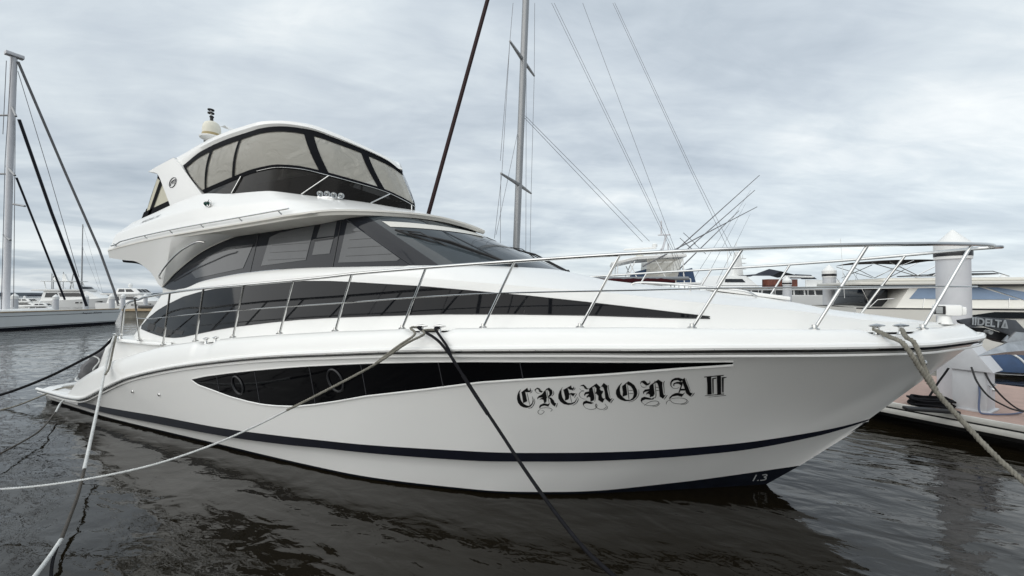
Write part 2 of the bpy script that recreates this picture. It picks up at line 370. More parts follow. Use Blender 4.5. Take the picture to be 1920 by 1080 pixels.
# long black hull window in panes, portholes, lip
HWT = [(-8.586,1.158),(-8.195,1.242),(-7.574,1.344),(-6.966,1.434),(-6.293,1.525),(-5.822,1.582),(-5.213,1.648),(-4.702,1.7),(-3.905,1.764),(-3.206,1.809),(-2.287,1.852),(-1.471,1.88),(-0.963,1.896),(-0.598,1.907)]
HWB = [(-8.586,1.158),(-8.436,1.089),(-8.126,1.045),(-7.668,0.97),(-7.239,0.932),(-6.92,0.919),(-6.621,0.93),(-6.224,0.964),(-5.851,1.033),(-5.407,1.129),(-4.908,1.249),(-3.98,1.42),(-3.256,1.562),(-2.753,1.63),(-1.84,1.735),(-1.128,1.831),(-0.595,1.887)]
cuts = [-8.586, -7.90, -6.98, -5.83, -4.905, -3.745, -2.73, -.597]
hw = thing('hull_window', None, None); hw.parent = Y
for a, b in zip(cuts, cuts[1:]):
    g = .003; n = max(6, int((b-a)/.12)); xs = [lerp(a+(g if a > -8.5 else 0), b-(g if b < -.7 else 0), i/n) for i in range(n+1)]
    rows = [[on(bvh_hull, x, lerp(edge_at(HWT, x), edge_at(HWB, x), j/6), .006) for x in xs] for j in range(7)]
    MB().grid(rows).build('window_pane', M['black'], hw, smooth=60)
lip = MB()
lip.tube([on(bvh_hull, x, z-.012, .006) for x, z in [(p.x, p.z) for p in resample([(a, 0, b) for a, b in HWB], 90)]], .013, 6)
lip.tube([on(bvh_hull, x, z+.008, .004) for x, z in [(p.x, p.z) for p in resample([(a, 0, b) for a, b in HWT], 70)]], .007, 6)
lip.build('window_lip', M['gel'], hw)
sgm = mat('seam_grey', (.045, .045, .05), .5)
for x in cuts[1:-1]:
    MB().tube([on(bvh_hull, x, lerp(edge_at(HWT, x), edge_at(HWB, x), j/6), .007) for j in range(7)], .006, 5).build('window_seam', sgm, hw)
for cx, cz, rx, rz in ((-7.418, 1.168, .115, .14), (-5.387, 1.417, .125, .155)):
    mb = MB(); ring = [on(bvh_hull, cx+rx*math.cos(2*math.pi*i/28)-.02*math.sin(2*math.pi*i/28), cz+rz*math.sin(2*math.pi*i/28), .012) for i in range(28)]
    mb.tube(ring, .016, 6, closed=True); mb.build('porthole', mat('porthole_ring', (.022, .022, .024), .4), hw)

# lettering on the bow
LP = {'C':[[(-2.778,1.496),(-2.811,1.459),(-2.834,1.409),(-2.843,1.366),(-2.84,1.317),(-2.82,1.279),(-2.789,1.259),(-2.747,1.254),(-2.706,1.269),(-2.676,1.302),(-2.657,1.342),(-2.654,1.381),(-2.663,1.417),(-2.662,1.366),(-2.674,1.326),(-2.698,1.296),(-2.721,1.282),(-2.746,1.286),(-2.777,1.306),(-2.797,1.344),(-2.803,1.387),(-2.802,1.426),(-2.8,1.452)],[(-2.778,1.456),(-2.7,1.519),(-2.694,1.487),(-2.68,1.483),(-2.666,1.519),(-2.664,1.481),(-2.677,1.464),(-2.716,1.458),(-2.734,1.465),(-2.729,1.343),(-2.748,1.33),(-2.78,1.316),(-2.778,1.36),(-2.777,1.417)]],'R':[[(-2.486,1.516),(-2.499,1.494),(-2.497,1.398),(-2.504,1.393),(-2.509,1.354),(-2.525,1.332),(-2.542,1.328),(-2.539,1.367),(-2.56,1.378),(-2.584,1.37),(-2.571,1.385),(-2.544,1.401),(-2.591,1.394),(-2.607,1.369),(-2.608,1.393),(-2.587,1.418),(-2.551,1.439),(-2.536,1.454),(-2.52,1.479),(-2.501,1.499)],[(-2.486,1.516),(-2.455,1.532),(-2.426,1.502),(-2.427,1.464),(-2.445,1.43),(-2.473,1.409),(-2.482,1.414),(-2.464,1.443),(-2.461,1.477),(-2.475,1.505),(-2.499,1.494)],[(-2.483,1.409),(-2.449,1.401),(-2.428,1.373),(-2.421,1.339),(-2.405,1.33),(-2.424,1.287),(-2.446,1.303),(-2.463,1.332),(-2.465,1.376)],[(-2.542,1.326),(-2.502,1.316),(-2.472,1.329),(-2.498,1.284),(-2.539,1.294),(-2.573,1.285),(-2.6,1.257),(-2.605,1.271),(-2.588,1.302)],[(-2.616,1.503),(-2.588,1.525),(-2.564,1.519),(-2.548,1.487),(-2.532,1.483),(-2.547,1.463),(-2.571,1.472),(-2.582,1.509),(-2.604,1.503),(-2.616,1.479),(-2.623,1.488)]],'E':[[(-2.302,1.551),(-2.342,1.497),(-2.367,1.443),(-2.372,1.395),(-2.353,1.352),(-2.32,1.324),(-2.273,1.314),(-2.231,1.323),(-2.195,1.349),(-2.175,1.384),(-2.168,1.423),(-2.18,1.389),(-2.202,1.358),(-2.237,1.34),(-2.277,1.343),(-2.31,1.373),(-2.326,1.416),(-2.329,1.459),(-2.321,1.512)],[(-2.301,1.511),(-2.209,1.572),(-2.207,1.543),(-2.191,1.539),(-2.183,1.561),(-2.18,1.537),(-2.199,1.513),(-2.23,1.516),(-2.252,1.537),(-2.243,1.463),(-2.22,1.476),(-2.184,1.471),(-2.171,1.478),(-2.206,1.429),(-2.226,1.454),(-2.247,1.449),(-2.253,1.405),(-2.268,1.385),(-2.302,1.374),(-2.295,1.422)]],'M':[[(-1.936,1.609),(-2.022,1.539),(-2.026,1.503),(-2.067,1.492),(-2.084,1.462),(-2.081,1.438),(-2.064,1.466),(-2.028,1.47),(-2.059,1.439),(-2.06,1.413),(-2.042,1.433),(-2.023,1.426),(-2.025,1.368),(-1.991,1.386),(-1.98,1.404),(-1.977,1.448),(-1.985,1.557),(-1.96,1.57)],[(-1.936,1.609),(-1.9,1.563),(-1.909,1.537),(-1.895,1.518),(-1.874,1.517),(-1.882,1.49),(-1.896,1.47),(-1.896,1.432),(-1.88,1.413),(-1.865,1.423),(-1.897,1.361),(-1.939,1.396),(-1.933,1.45),(-1.954,1.478),(-1.97,1.474),(-1.949,1.507),(-1.943,1.545),(-1.96,1.57)],[(-1.859,1.619),(-1.823,1.583),(-1.831,1.54),(-1.821,1.435),(-1.808,1.411),(-1.783,1.429),(-1.823,1.368),(-1.862,1.414),(-1.861,1.51),(-1.868,1.557),(-1.881,1.573),(-1.899,1.559)],[(-2.025,1.365),(-1.991,1.355),(-2.024,1.338),(-2.068,1.346),(-2.097,1.335),(-2.108,1.31),(-2.113,1.335),(-2.102,1.365),(-2.071,1.383)],[(-2.118,1.556),(-2.1,1.581),(-2.071,1.589),(-2.054,1.568),(-2.041,1.541),(-2.021,1.546),(-2.043,1.526),(-2.066,1.535),(-2.078,1.567),(-2.101,1.571)]],'O':[[(-1.665,1.636),(-1.707,1.588),(-1.739,1.529),(-1.745,1.481),(-1.733,1.438),(-1.703,1.407),(-1.661,1.39),(-1.611,1.392),(-1.61,1.405),(-1.644,1.411),(-1.677,1.44),(-1.697,1.483),(-1.7,1.531),(-1.692,1.588)],[(-1.604,1.65),(-1.673,1.584),(-1.67,1.508),(-1.68,1.447),(-1.626,1.473),(-1.631,1.612)],[(-1.604,1.65),(-1.578,1.634),(-1.547,1.603),(-1.524,1.546),(-1.521,1.498),(-1.534,1.454),(-1.567,1.413),(-1.611,1.392),(-1.608,1.405),(-1.573,1.438),(-1.558,1.492),(-1.566,1.55),(-1.586,1.587),(-1.625,1.614)]],'N':[[(-1.303,1.681),(-1.386,1.608),(-1.396,1.584),(-1.395,1.56),(-1.441,1.549),(-1.463,1.52),(-1.461,1.486),(-1.446,1.516),(-1.396,1.534),(-1.428,1.506),(-1.433,1.482),(-1.413,1.497),(-1.395,1.483),(-1.397,1.446),(-1.358,1.464),(-1.345,1.494),(-1.353,1.623),(-1.325,1.643)],[(-1.303,1.681),(-1.262,1.649),(-1.265,1.602),(-1.257,1.496),(-1.246,1.476),(-1.229,1.491),(-1.262,1.431),(-1.295,1.46),(-1.297,1.524),(-1.303,1.591),(-1.311,1.629),(-1.332,1.648)],[(-1.408,1.443),(-1.378,1.431),(-1.343,1.454),(-1.363,1.419),(-1.402,1.416),(-1.44,1.42),(-1.475,1.402),(-1.484,1.377),(-1.494,1.402),(-1.485,1.436),(-1.453,1.454)],[(-1.487,1.629),(-1.469,1.658),(-1.442,1.666),(-1.425,1.65),(-1.411,1.627),(-1.39,1.637),(-1.387,1.67),(-1.383,1.637),(-1.401,1.608),(-1.427,1.6),(-1.448,1.621),(-1.469,1.644),(-1.482,1.62)]],'A':[[(-1.045,1.711),(-1.028,1.65),(-0.985,1.519),(-0.966,1.51),(-0.954,1.525),(-0.984,1.465),(-1.026,1.509),(-1.034,1.543),(-1.061,1.64),(-1.068,1.682)],[(-1.061,1.694),(-1.101,1.71),(-1.137,1.706),(-1.17,1.68),(-1.185,1.642),(-1.182,1.604),(-1.16,1.575),(-1.175,1.609),(-1.17,1.647),(-1.148,1.673),(-1.112,1.679),(-1.079,1.658)],[(-1.079,1.658),(-1.119,1.657),(-1.152,1.638),(-1.158,1.609),(-1.141,1.6),(-1.149,1.619),(-1.13,1.633),(-1.101,1.632),(-1.079,1.611),(-1.105,1.513),(-1.093,1.513),(-1.064,1.62),(-1.061,1.654)],[(-1.086,1.567),(-1.042,1.568),(-1.034,1.546),(-1.09,1.543)],[(-1.108,1.513),(-1.06,1.499),(-1.034,1.524),(-1.071,1.459),(-1.116,1.476),(-1.165,1.463),(-1.198,1.422),(-1.195,1.452),(-1.168,1.487),(-1.138,1.507)]],'II':[[(-0.857,1.727),(-0.669,1.753),(-0.671,1.741),(-0.855,1.717)],[(-0.83,1.722),(-0.788,1.728),(-0.769,1.497),(-0.811,1.492),(-0.82,1.635)],[(-0.733,1.736),(-0.694,1.739),(-0.674,1.502),(-0.712,1.497)],[(-0.837,1.479),(-0.646,1.507),(-0.645,1.495),(-0.835,1.473)],[(-0.776,1.707),(-0.76,1.507),(-0.749,1.507),(-0.763,1.698),(-0.736,1.705),(-0.737,1.717),(-0.758,1.714)],[(-0.684,1.722),(-0.64,1.727),(-0.639,1.718),(-0.665,1.708),(-0.651,1.522),(-0.664,1.522)],[(-0.813,1.457),(-0.622,1.486),(-0.621,1.479),(-0.787,1.457)]]}
LS = {'C':[(0.006,[(-2.714,1.454),(-2.707,1.29)]),(0.0065,[(-2.644,1.377),(-2.643,1.343),(-2.659,1.303),(-2.69,1.262),(-2.731,1.245)]),(0.006,[(-2.651,1.491),(-2.657,1.467),(-2.683,1.449)])],'R':[(0.0055,[(-2.616,1.479),(-2.598,1.456),(-2.574,1.45)]),(0.006,[(-2.603,1.252),(-2.534,1.265),(-2.477,1.26),(-2.463,1.239),(-2.483,1.218)]),(0.006,[(-2.596,1.242),(-2.626,1.211),(-2.621,1.181),(-2.588,1.178),(-2.554,1.215),(-2.581,1.228)]),(0.0055,[(-2.484,1.5),(-2.484,1.326)]),(0.0065,[(-2.413,1.494),(-2.415,1.455),(-2.44,1.42)]),(0.0075,[(-2.388,1.335),(-2.413,1.275)])],'E':[(0.0055,[(-2.235,1.449),(-2.232,1.342)]),(0.0065,[(-2.162,1.423),(-2.156,1.39),(-2.18,1.345),(-2.224,1.308)]),(0.0065,[(-2.16,1.469),(-2.196,1.412)]),(0.005,[(-2.17,1.547),(-2.177,1.523),(-2.208,1.505)])],'M':[(0.006,[(-2.107,1.315),(-2.087,1.282),(-2.04,1.264),(-1.991,1.275),(-1.963,1.311),(-1.966,1.341),(-1.978,1.321),(-1.965,1.291),(-1.927,1.27),(-1.887,1.279),(-1.862,1.31),(-1.872,1.347)]),(0.005,[(-2.123,1.537),(-2.108,1.514),(-2.077,1.506),(-2.106,1.5),(-2.136,1.465),(-2.13,1.427),(-2.101,1.404),(-2.066,1.4)]),(0.005,[(-1.968,1.563),(-1.967,1.429),(-1.981,1.37)]),(0.005,[(-1.806,1.593),(-1.816,1.569),(-1.81,1.43)]),(0.0075,[(-1.772,1.417),(-1.812,1.356)]),(0.0055,[(-1.848,1.316),(-1.859,1.28),(-1.896,1.259)])],'O':[(0.007,[(-1.615,1.6),(-1.614,1.405)]),(0.0065,[(-1.609,1.531),(-1.563,1.535)]),(0.0065,[(-1.612,1.49),(-1.558,1.497)]),(0.0055,[(-1.505,1.547),(-1.506,1.494),(-1.526,1.444),(-1.568,1.399),(-1.619,1.377)])],'N':[(0.005,[(-1.483,1.61),(-1.469,1.582),(-1.447,1.578),(-1.42,1.586)]),(0.007,[(-1.337,1.666),(-1.332,1.484),(-1.344,1.435)]),(0.006,[(-1.488,1.382),(-1.451,1.348),(-1.397,1.333),(-1.335,1.345),(-1.307,1.375),(-1.326,1.398),(-1.38,1.394),(-1.427,1.368),(-1.459,1.332)]),(0.007,[(-1.335,1.581),(-1.301,1.582)]),(0.007,[(-1.332,1.538),(-1.299,1.539)]),(0.0065,[(-1.238,1.664),(-1.25,1.631),(-1.245,1.501)]),(0.0075,[(-1.216,1.482),(-1.251,1.421)]),(0.005,[(-1.294,1.371),(-1.32,1.335),(-1.375,1.321)])],'A':[(0.006,[(-1.198,1.417),(-1.158,1.438),(-1.093,1.444),(-1.037,1.434),(-1.014,1.404),(-1.044,1.371),(-1.097,1.363),(-1.158,1.377),(-1.196,1.412),(-1.227,1.382),(-1.227,1.356)]),(0.005,[(-1.182,1.604),(-1.156,1.573),(-1.119,1.571),(-1.097,1.586)]),(0.0035,[(-1.032,1.702),(-0.982,1.539)]),(0.0075,[(-0.941,1.515),(-0.973,1.46)]),(0.005,[(-0.998,1.399),(-1.028,1.363),(-1.082,1.353)])],'II':[]}
lt = thing('name_lettering', None, None); lt.parent = Y; lt['label'] = 'black blackletter name CREMONA II on the bow'
for k in LP:
    mb = MB()
    for poly in LP[k]:
        # clip into small pieces so that each letter follows the flare
        dense = []
        for (xa, za), (xb, zb2) in zip(poly, poly[1:]+poly[:1]):
            kk = max(1, int(math.hypot(xb-xa, zb2-za)/.05)); dense += [(lerp(xa, xb, i/kk), lerp(za, zb2, i/kk)) for i in range(kk)]
        mb.add([on(bvh_hull, x, z, .005) for x, z in dense], tessellate_polygon([[Vector((x, z, 0)) for x, z in dense]]))
    for w, pl in LS[k]:
        P = smooth_path([(x, 0, z) for x, z in pl], 8*len(pl)) if len(pl) > 2 else resample([(x, 0, z) for x, z in pl], 5)
        ribbon = []
        for i, p in enumerate(P):
            t = (P[min(i+1, len(P)-1)]-P[max(0, i-1)]).normalized(); nrm = Vector((-t.z, 0, t.x)); u = i/(len(P)-1)
            ww = w*.5*(.55+.45*math.sin(math.pi*u)); ribbon.append([on(bvh_hull, p.x+nrm.x*ww, p.z+nrm.z*ww, .0045), on(bvh_hull, p.x-nrm.x*ww, p.z-nrm.z*ww, .0045)])
        mb.grid([[r[0] for r in ribbon], [r[1] for r in ribbon]])
    mb.build('letter', M['text'], lt, smooth=0, weld=0)
# draught mark, fittings
bvh_bot = BVHTree.FromObject([o for o in Y.children if o.name == 'bottom_paint'][0], bpy.context.evaluated_depsgraph_get())
mb = MB()
for strokes in ([(-.02, .05), (.02, .20)], [(.055, .05), (.07, .07)], [(.12, .185), (.19, .20), (.20, .16), (.15, .13), (.20, .11), (.18, .06), (.10, .055)]):
    P = resample([(a, 0, b) for a, b in strokes], 14); rib = []
    for i, p in enumerate(P):
        t = (P[min(i+1, 13)]-P[max(0, i-1)]).normalized(); nn = Vector((-t.z, 0, t.x))*.011
        rib.append([on(bvh_bot, -.17+(p+nn).x*.75, (p+nn).z*.75+.05, .006), on(bvh_bot, -.17+(p-nn).x*.75, (p-nn).z*.75+.05, .006)])
    mb.grid([[r[0] for r in rib], [r[1] for r in rib]])
mb.build('draught_mark', M['white'], Y, smooth=0, weld=0)
for x, z, r in ((-10.534, .754, .03), (-9.661, .782, .03), (-4.508, .463, .022), (1.30, 1.86, .04), (-9.05, 1.50, .028), (-8.82, 1.51, .028)):
    p = on(bvh_hull, x, z, 0) if z < 1.4 or x > 0 else Vector((x, -bg(x)-.06, z)); mb = MB(); mb.lathe([(r, 0), (r*1.0, .012), (r*.6, .02), (r*.55, .004)], p, 12, (0, -1, .1)); mb.build('through_hull', M['steel'], Y)

# rub rail
def along(x0, x1, n, b, z, db=0., dz=0.): return [(x, -(b(x)+db), z(x)+dz) for x in [x0+(x1-x0)*(1-(1-i/n)**1.35) for i in range(n+1)]]
def both(pts): return pts, [(p[0], -p[1], p[2]) for p in pts]
zrs = lambda x: zr(x)
mb = MB()
for pts in both(along(-15.05, 2.12, 150, bs, zr, .012, .03)): mb.tube(pts, .032, 8)
for pts in both(along(-15.05, 2.12, 150, bs, zr, .0, -.055)): mb.tube(pts, .013, 6)
rr = mb.build('rub_rail', M['gel'], Y)
mb = MB()
for pts in both(along(-15.0, 2.14, 150, bs, zr, .024, .006)): mb.tube(pts, .016, 6)
mb.build('rub_strip', M['steel'], rr)
mb = MB()
for pts in both(along(-15.0, 2.12, 150, bs, zr, .016, -.014)): mb.tube(pts, .008, 6)
mb.build('gasket', M['gasket'], rr)  # black line drawn in for the shadow gap under the moulding
x = -11.8
while x < 1.9:
    MB().lathe([(.0075, 0), (.006, .006)], (x, -(bs(x)+.036), zr(x)+.008), 6, (0, -1, 0)).build('screw', M['gasket'], rr); x += .29

# gunwale and toe rail
GP = resample([(x, 0, z) for x, z in GUN], 300)
def dip(x): # recesses in the toe rail at the cleats
    return sum(max(0, min(1, (hw_-abs(x-c_))/.12)) for c_, hw_ in ((-3.95, .36), (-8.35, .30), (.92, .34)))*.05
rows = [[], [], [], [], [], [], []]
for p in GP:
    u = (p.x+13.34)/(1.98+13.34); xr = -13.36+u*(2.12+13.36)
    b0, z0 = bs(xr), zr(xr)+.03; b1, z1 = bg(p.x), p.z-dip(p.x)
    for j, (s, bu) in enumerate(((0, 0), (.35, .028), (.75, .03), (.95, .012))):
        rows[j].append((lerp(xr, p.x, s), -max(0, lerp(b0, b1, s)+bu*min(1, b1/.3)), lerp(z0, z1, s)))
    rows[4].append((p.x, -max(0, b1-.035), z1+.006)); rows[5].append((p.x-.0, -max(0, b1-.12), z1+.002)); rows[6].append((p.x, -max(0, b1-.15), z1-.35 if p.x < -10.2 else p.z-.06))
mb = MB(); mb.grid(rows, mirror=True); mb.build('gunwale', M['gel'], Y, smooth=50)
def zdeck(x): return max(zg(x), lin([-10.6, -9.6], [1.64, 1.66])(x)) if x < -9.6 else zg(x)
mb = MB(); q = [-12.0+14.0*i/70 for i in range(71)]
mb.grid([[(x, -(bg(x)-.14)*k if bg(x) > .14 else 0, zdeck(x)-.03) for x in q] for k in (1, .5, 0, -.5, -1)]); mb.build('deck', M['gel'], Y)
# quarter block with cockpit well, transom and platform
def ring(z, xa, hb_, xf=-10.0, r=.35):
    pts = []
    for i in range(9):
        a = math.pi/2*i/8; pts.append((xa+r-r*math.cos(a)*1.0, -(hb_-r+r*math.sin(a)), z))
    pts = [(xa, 0, z)]+pts+[(lerp(xa+r, xf, k/6), -(hb_-(.0)), z) for k in range(1, 7)]
    return pts
mb = MB(); mb.grid([ring(.30, -13.15, 2.02), ring(.92, -12.95, 2.03), ring(1.60, -12.58, 2.0), ring(1.645, -12.54, 1.97), ring(1.645, -12.28, 1.72, -10.6, .3), ring(1.60, -12.25, 1.70, -10.6, .3), ring(1.05, -12.15, 1.66, -10.6, .3)], mirror=True)
mb.build('transom', M['gel'], Y, smooth=50)
mb = MB(); mb.grid([[(x, y, 1.05) for x in (-12.2, -10.6)] for y in (-1.68, 1.68)]); mb.build('cockpit_sole', M['teak'], Y)
mb = MB(); edge = [(-15.05+.0, -1.75, .36), (-14.98, -2.05, .36)]+[(x, -bs(x)-.0, .36+.02*max(0, x+13.6)) for x in [-14.8+.2*i for i in range(11)]]
edge = [(-15.1, 0, .36), (-15.09, -1.0, .36)]+edge
mb.grid([[(p[0]+.02, p[1]*.99, .25) for p in edge], [(p[0], p[1], .31) for p in edge], [(p[0], p[1], p[2]) for p in edge], [(p[0]+.05, p[1]*.985, p[2]+.015) for p in edge], [(p[0]+.22, p[1]*.9, p[2]+.015) for p in edge], [(p[0]+.24, p[1]*.895, p[2]-.02) for p in edge], [(max(p[0]+.24, -14.8), 0, p[2]-.02) for p in edge]], mirror=True)
sp = mb.build('swim_platform', M['gel'], Y, smooth=50)
for i in range(24):
    y = -1.84+i*.16; MB().box((-13.95, y, .352), (1.5, .145, .02)).build('teak_plank', M['teak'], sp, smooth=0)

# ---- trunk cabin with its long window band
CRE = [(-12.0, 2.55), (-11.1, 2.60), (-10.3, 2.62), (-9.47, 2.693), (-7.92, 2.873), (-6.86, 2.90), (-5.68, 2.887), (-4.33, 2.81), (-3.42, 2.737), (-2.61, 2.667), (-1.78, 2.60), (-1.35, 2.55), (-.63, 2.473), (.07, 2.412), (.89, 2.30), (1.72, 2.245)]
zc = zfun(CRE)
def Bt(x, z): return max(bs(x)-.48-.22*(z-zg(x)), .0)
N1 = 110; q = []
def trow(s):
    r = []
    for i in range(N1+1):
        u = i/N1; x = lerp(lerp(-12.0, -11.12, s), lerp(1.82, 1.70, s), u)
        z = lerp(zdeck(x)-.04, zc(x), s); r.append((x, -Bt(x, z), z))
    return r
mb = MB(); mb.grid([trow(s/10) for s in range(11)], mirror=True)
mb.add([trow(0)[0], trow(1)[0], (trow(1)[0][0], 1.63, trow(1)[0][2]), (trow(0)[0][0], 1.85, trow(0)[0][2])], [(0, 1, 2, 3)])
trunk = mb.build('trunk_cabin', M['gel'], Y, smooth=40)
# saloon base line, then the foot of the windscreen
SB = [(-11.08, 2.736), (-10.68, 2.667), (-10.26, 2.698), (-9.81, 2.823), (-9.21, 2.909), (-8.49, 2.981), (-7.55, 3.024), (-6.82, 3.037), (-5.73, 3.025), (-4.7, 3.01)]
zsb = zfun(SB)
CEN = zfun([(-2.85, 2.985), (-2.45, 2.86), (-1.99, 2.785), (-1.16, 2.688), (.04, 2.513), (.55, 2.41), (1.14, 2.333), (1.66, 2.262), (1.95, 2.235)])
def side_b(z): return 1.58-.2*(z-3.0)
def foot(phi): # windscreen foot, phi 0 at the side, pi/2 on the centreline
    return (-4.7+1.85*math.sin(phi)**1.0, -1.575*math.cos(phi), 3.01-.03*math.sin(phi))
def inner(u):
    # u runs with the crease: saloon side, windscreen foot, centreline
    if u < .55: x = lerp(-11.08, -4.7, u/.55); return (x, -side_b(zsb(x)), zsb(x)-.004)
    if u < .78: return foot((u-.55)/.23*math.pi/2)
    x = lerp(-2.85, 1.78, (u-.78)/.22); return (x, 0, CEN(x))
def outer(u):
    if u < .55: x = lerp(-11.12, -4.9, u/.55)
    elif u < .78: x = lerp(-4.9, -1.9, (u-.55)/.23)
    else: x = lerp(-1.9, 1.70, (u-.78)/.22)
    return (x, -Bt(x, zc(x)), zc(x))
US = [i/140 for i in range(141)]
rows = []
for s, cr in ((0, 0), (.08, .012), (.3, .03), (.55, .035), (.8, .02), (1, 0)):
    rows.append([tuple(lerp(a, b, s)+(cr*(1 if u < .55 else 1.6)*(1-max(0, u-.9)*9) if k == 2 else 0) for k, (a, b) in enumerate(zip(outer(u), inner(u)))) for u in US])
mb = MB(); mb.grid(rows, mirror=True); fd = mb.build('coachroof', M['gel'], Y, smooth=28)
bvh_trunk = BVHTree.FromObject(trunk, bpy.context.evaluated_depsgraph_get())
WB = [(-11.64, 1.848), (-11.18, 1.791), (-10.56, 1.736), (-10.15, 1.741), (-9.8, 1.774), (-9.32, 1.855), (-8.72, 1.955), (-8.17, 2.031), (-7.39, 2.119), (-6.68, 2.187), (-6.03, 2.232), (-5.22, 2.275), (-4.01, 2.33), (-3.01, 2.347), (-2.09, 2.349), (-1.34, 2.335), (-.78, 2.329)]
WT = [(-11.67, 1.892), (-11.44, 2.068), (-11.1, 2.243), (-10.73, 2.37), (-10.2, 2.521), (-9.54, 2.632), (-8.73, 2.719), (-7.89, 2.779), (-6.97, 2.796), (-6.17, 2.786), (-5.67, 2.763), (-4.35, 2.689), (-3.52, 2.621), (-2.8, 2.561), (-2.14, 2.493), (-1.54, 2.426), (-1.1, 2.373), (-.78, 2.335)]
sw = thing('cabin_window', None, None); sw.parent = Y
cuts = [-11.66, -8.32, -5.15, -2.85, -.79]
def zt_(x): return edge_at(WT, x)
def zb_(x): return edge_at(WB, x)
for a, b in zip(cuts, cuts[1:]):
    n = int((b-a)/.09); xs = [lerp(a+.0008, b-.0008, (i/n)) for i in range(n+1)]
    if a < -11: xs = [lerp(a, b-.0008, (i/n)**1.6) for i in range(n+1)]
    for sgn in (1, -1):
        rows = [[on(bvh_trunk, x, lerp(zt_(x), zb_(x), j/8), .006) for x in xs] for j in range(9)]
        MB().grid([[(p[0], p[1]*sgn, p[2]) for p in r] for r in rows]).build('window_pane', M['tint'], sw, smooth=60)
mb = MB()
for L_, dz in ((WB, -.006), (WT, .006)): mb.tube([on(bvh_trunk, p.x, p.z+dz, .004) for p in resample([(a, 0, b) for a, b in L_], 110)], .007, 5)
mb.build('window_gasket', M['gasket'], sw)
# louvres low in the aft corner of the window band
for k in range(4):
    x0 = -11.38+k*.40; z0 = zb_(x0+.17)+.03
    pts = [(x0, z0+.01+.02*(k < 1)), (x0+.33, zb_(x0+.33)+.035), (x0+.36, zb_(x0+.36)+.17-.02*k), (x0+.05, z0+.15-.02*k)]
    MB().add([on(bvh_trunk, a, b, .010) for a, b in pts], [(0, 1, 2, 3)]).build('air_grille', M['gasket'], sw, smooth=0)

# ---- saloon glazing and windscreen
SA = [(-11.0, 2.746), (-10.75, 3.001), (-10.33, 3.259), (-9.9, 3.465), (-9.31, 3.636), (-8.62, 3.775), (-7.8, 3.874), (-6.95, 3.915), (-6.34, 3.923)]
zsa = zfun(SA)
def wtop(phi): # head of the windscreen under the brow
    return (-6.15+1.45*math.sin(phi), -1.40*math.cos(phi)**.9, 3.90-.10*math.sin(phi)**1.3)
def gtop(u):
    if u < .55: x = lerp(-11.0, -6.15, u/.55); z = zsa(x); return (x, -side_b(z), z)
    return wtop((u-.55)/.45*math.pi/2)
def gbot(u):
    if u < .55: x = lerp(-11.04, -4.7, u/.55); return (x, -side_b(zsb(x)), zsb(x))
    return foot((u-.55)/.45*math.pi/2)
def glaze(u, s): return tuple(lerp(a, b, s) for a, b in zip(gbot(u), gtop(u)))
def glz_rows(u0, u1, s0, s1, n, m, out=0.):
    rows = []
    for j in range(m+1):
        r = []
        for i in range(n+1):
            p = Vector(glaze(lerp(u0, u1, i/n), lerp(s0, s1, j/m))); r.append(p)
        rows.append(r)
    if out:
        o2 = []
        for j, r in enumerate(rows):
            q_ = []
            for i, p in enumerate(r):
                du = rows[j][min(i+1, n)]-rows[j][max(i-1, 0)]; dv = rows[min(j+1, m)][i]-rows[max(j-1, 0)][i]
                nn = du.cross(dv); nn = nn.normalized() if nn.length > 1e-9 else Vector((0, -1, 0))
                if nn.y > 0 and abs(nn.y) > .02 and p.y < -.05: nn = -nn
                if nn.z < 0 and p.y > -.3: nn = -nn
                q_.append(p+nn*out)
            o2.append(q_)
        rows = o2
    return rows
gl = thing('saloon_glazing', None, None); gl.parent = Y
mb = MB(); mb.grid(glz_rows(0, .62, 0, 1, 80, 8), mirror=True); mb.build('glazing_frame', M['frit'], gl, smooth=40)
mb = MB(); mb.grid(glz_rows(.62, 1.0, 0, 1, 40, 8), mirror=True); mb.build('windscreen', M['wind'], gl, smooth=40)
def glz_xz(poly, name, m_, out=.006):
    """pane on the flat saloon side given by (x,z) corners"""
    bmx = bmesh.new(); f = bmx.faces.new([bmx.verts.new((x, -side_b(z)-out, z)) for x, z in poly]); mb = MB()
    mb.add([v.co for v in bmx.verts], [list(range(len(poly)))]); bmx.free(); return mb.build(name, m_, gl, smooth=0)
glz_xz([(-9.95, 2.90), (-8.55, 3.07), (-8.40, 3.52), (-9.2, 3.50), (-9.75, 3.32), (-10.15, 3.02)], 'window_pane', mat('blind_faint', (.050, .052, .055), .05, var=.1))
for nm, poly in (('window_pane', [(-8.05, 3.10), (-6.93, 3.17), (-6.87, 3.78), (-7.75, 3.70), (-7.98, 3.63)]), ('window_pane', [(-6.80, 3.25), (-6.40, 3.26), (-6.37, 3.50), (-6.78, 3.48)]), ('window_pane', [(-6.77, 3.55), (-6.37, 3.56), (-6.36, 3.82), (-6.72, 3.81)]), ('window_pane', [(-6.17, 3.10), (-4.98, 3.09), (-4.93, 3.12), (-6.02, 3.76), (-6.12, 3.77)])):
    pn = glz_xz(poly, nm, M['blind'])
    xs = [p[0] for p in poly]; zs = [p[1] for p in poly]; mb = MB()
    z = 3.2
    while z < max(zs)-.06:
        # slat seams of the blind, clipped to the pane
        cr = []
        for (xa, za), (xb, zb2) in zip(poly, poly[1:]+poly[:1]):
            if (za-z)*(zb2-z) < 0: cr.append(lerp(xa, xb, (z-za)/(zb2-za)))
        if len(cr) == 2 and max(zs)-min(zs) > .4:
            x0, x1 = sorted(cr); mb.box(((x0+x1)/2+.06, -side_b(z)-.0075, z+.0), (x1-x0-.16, .002, .006))
        z += .135
    if mb.v: mb.build('blind_seam', M['shade'], pn, smooth=0)
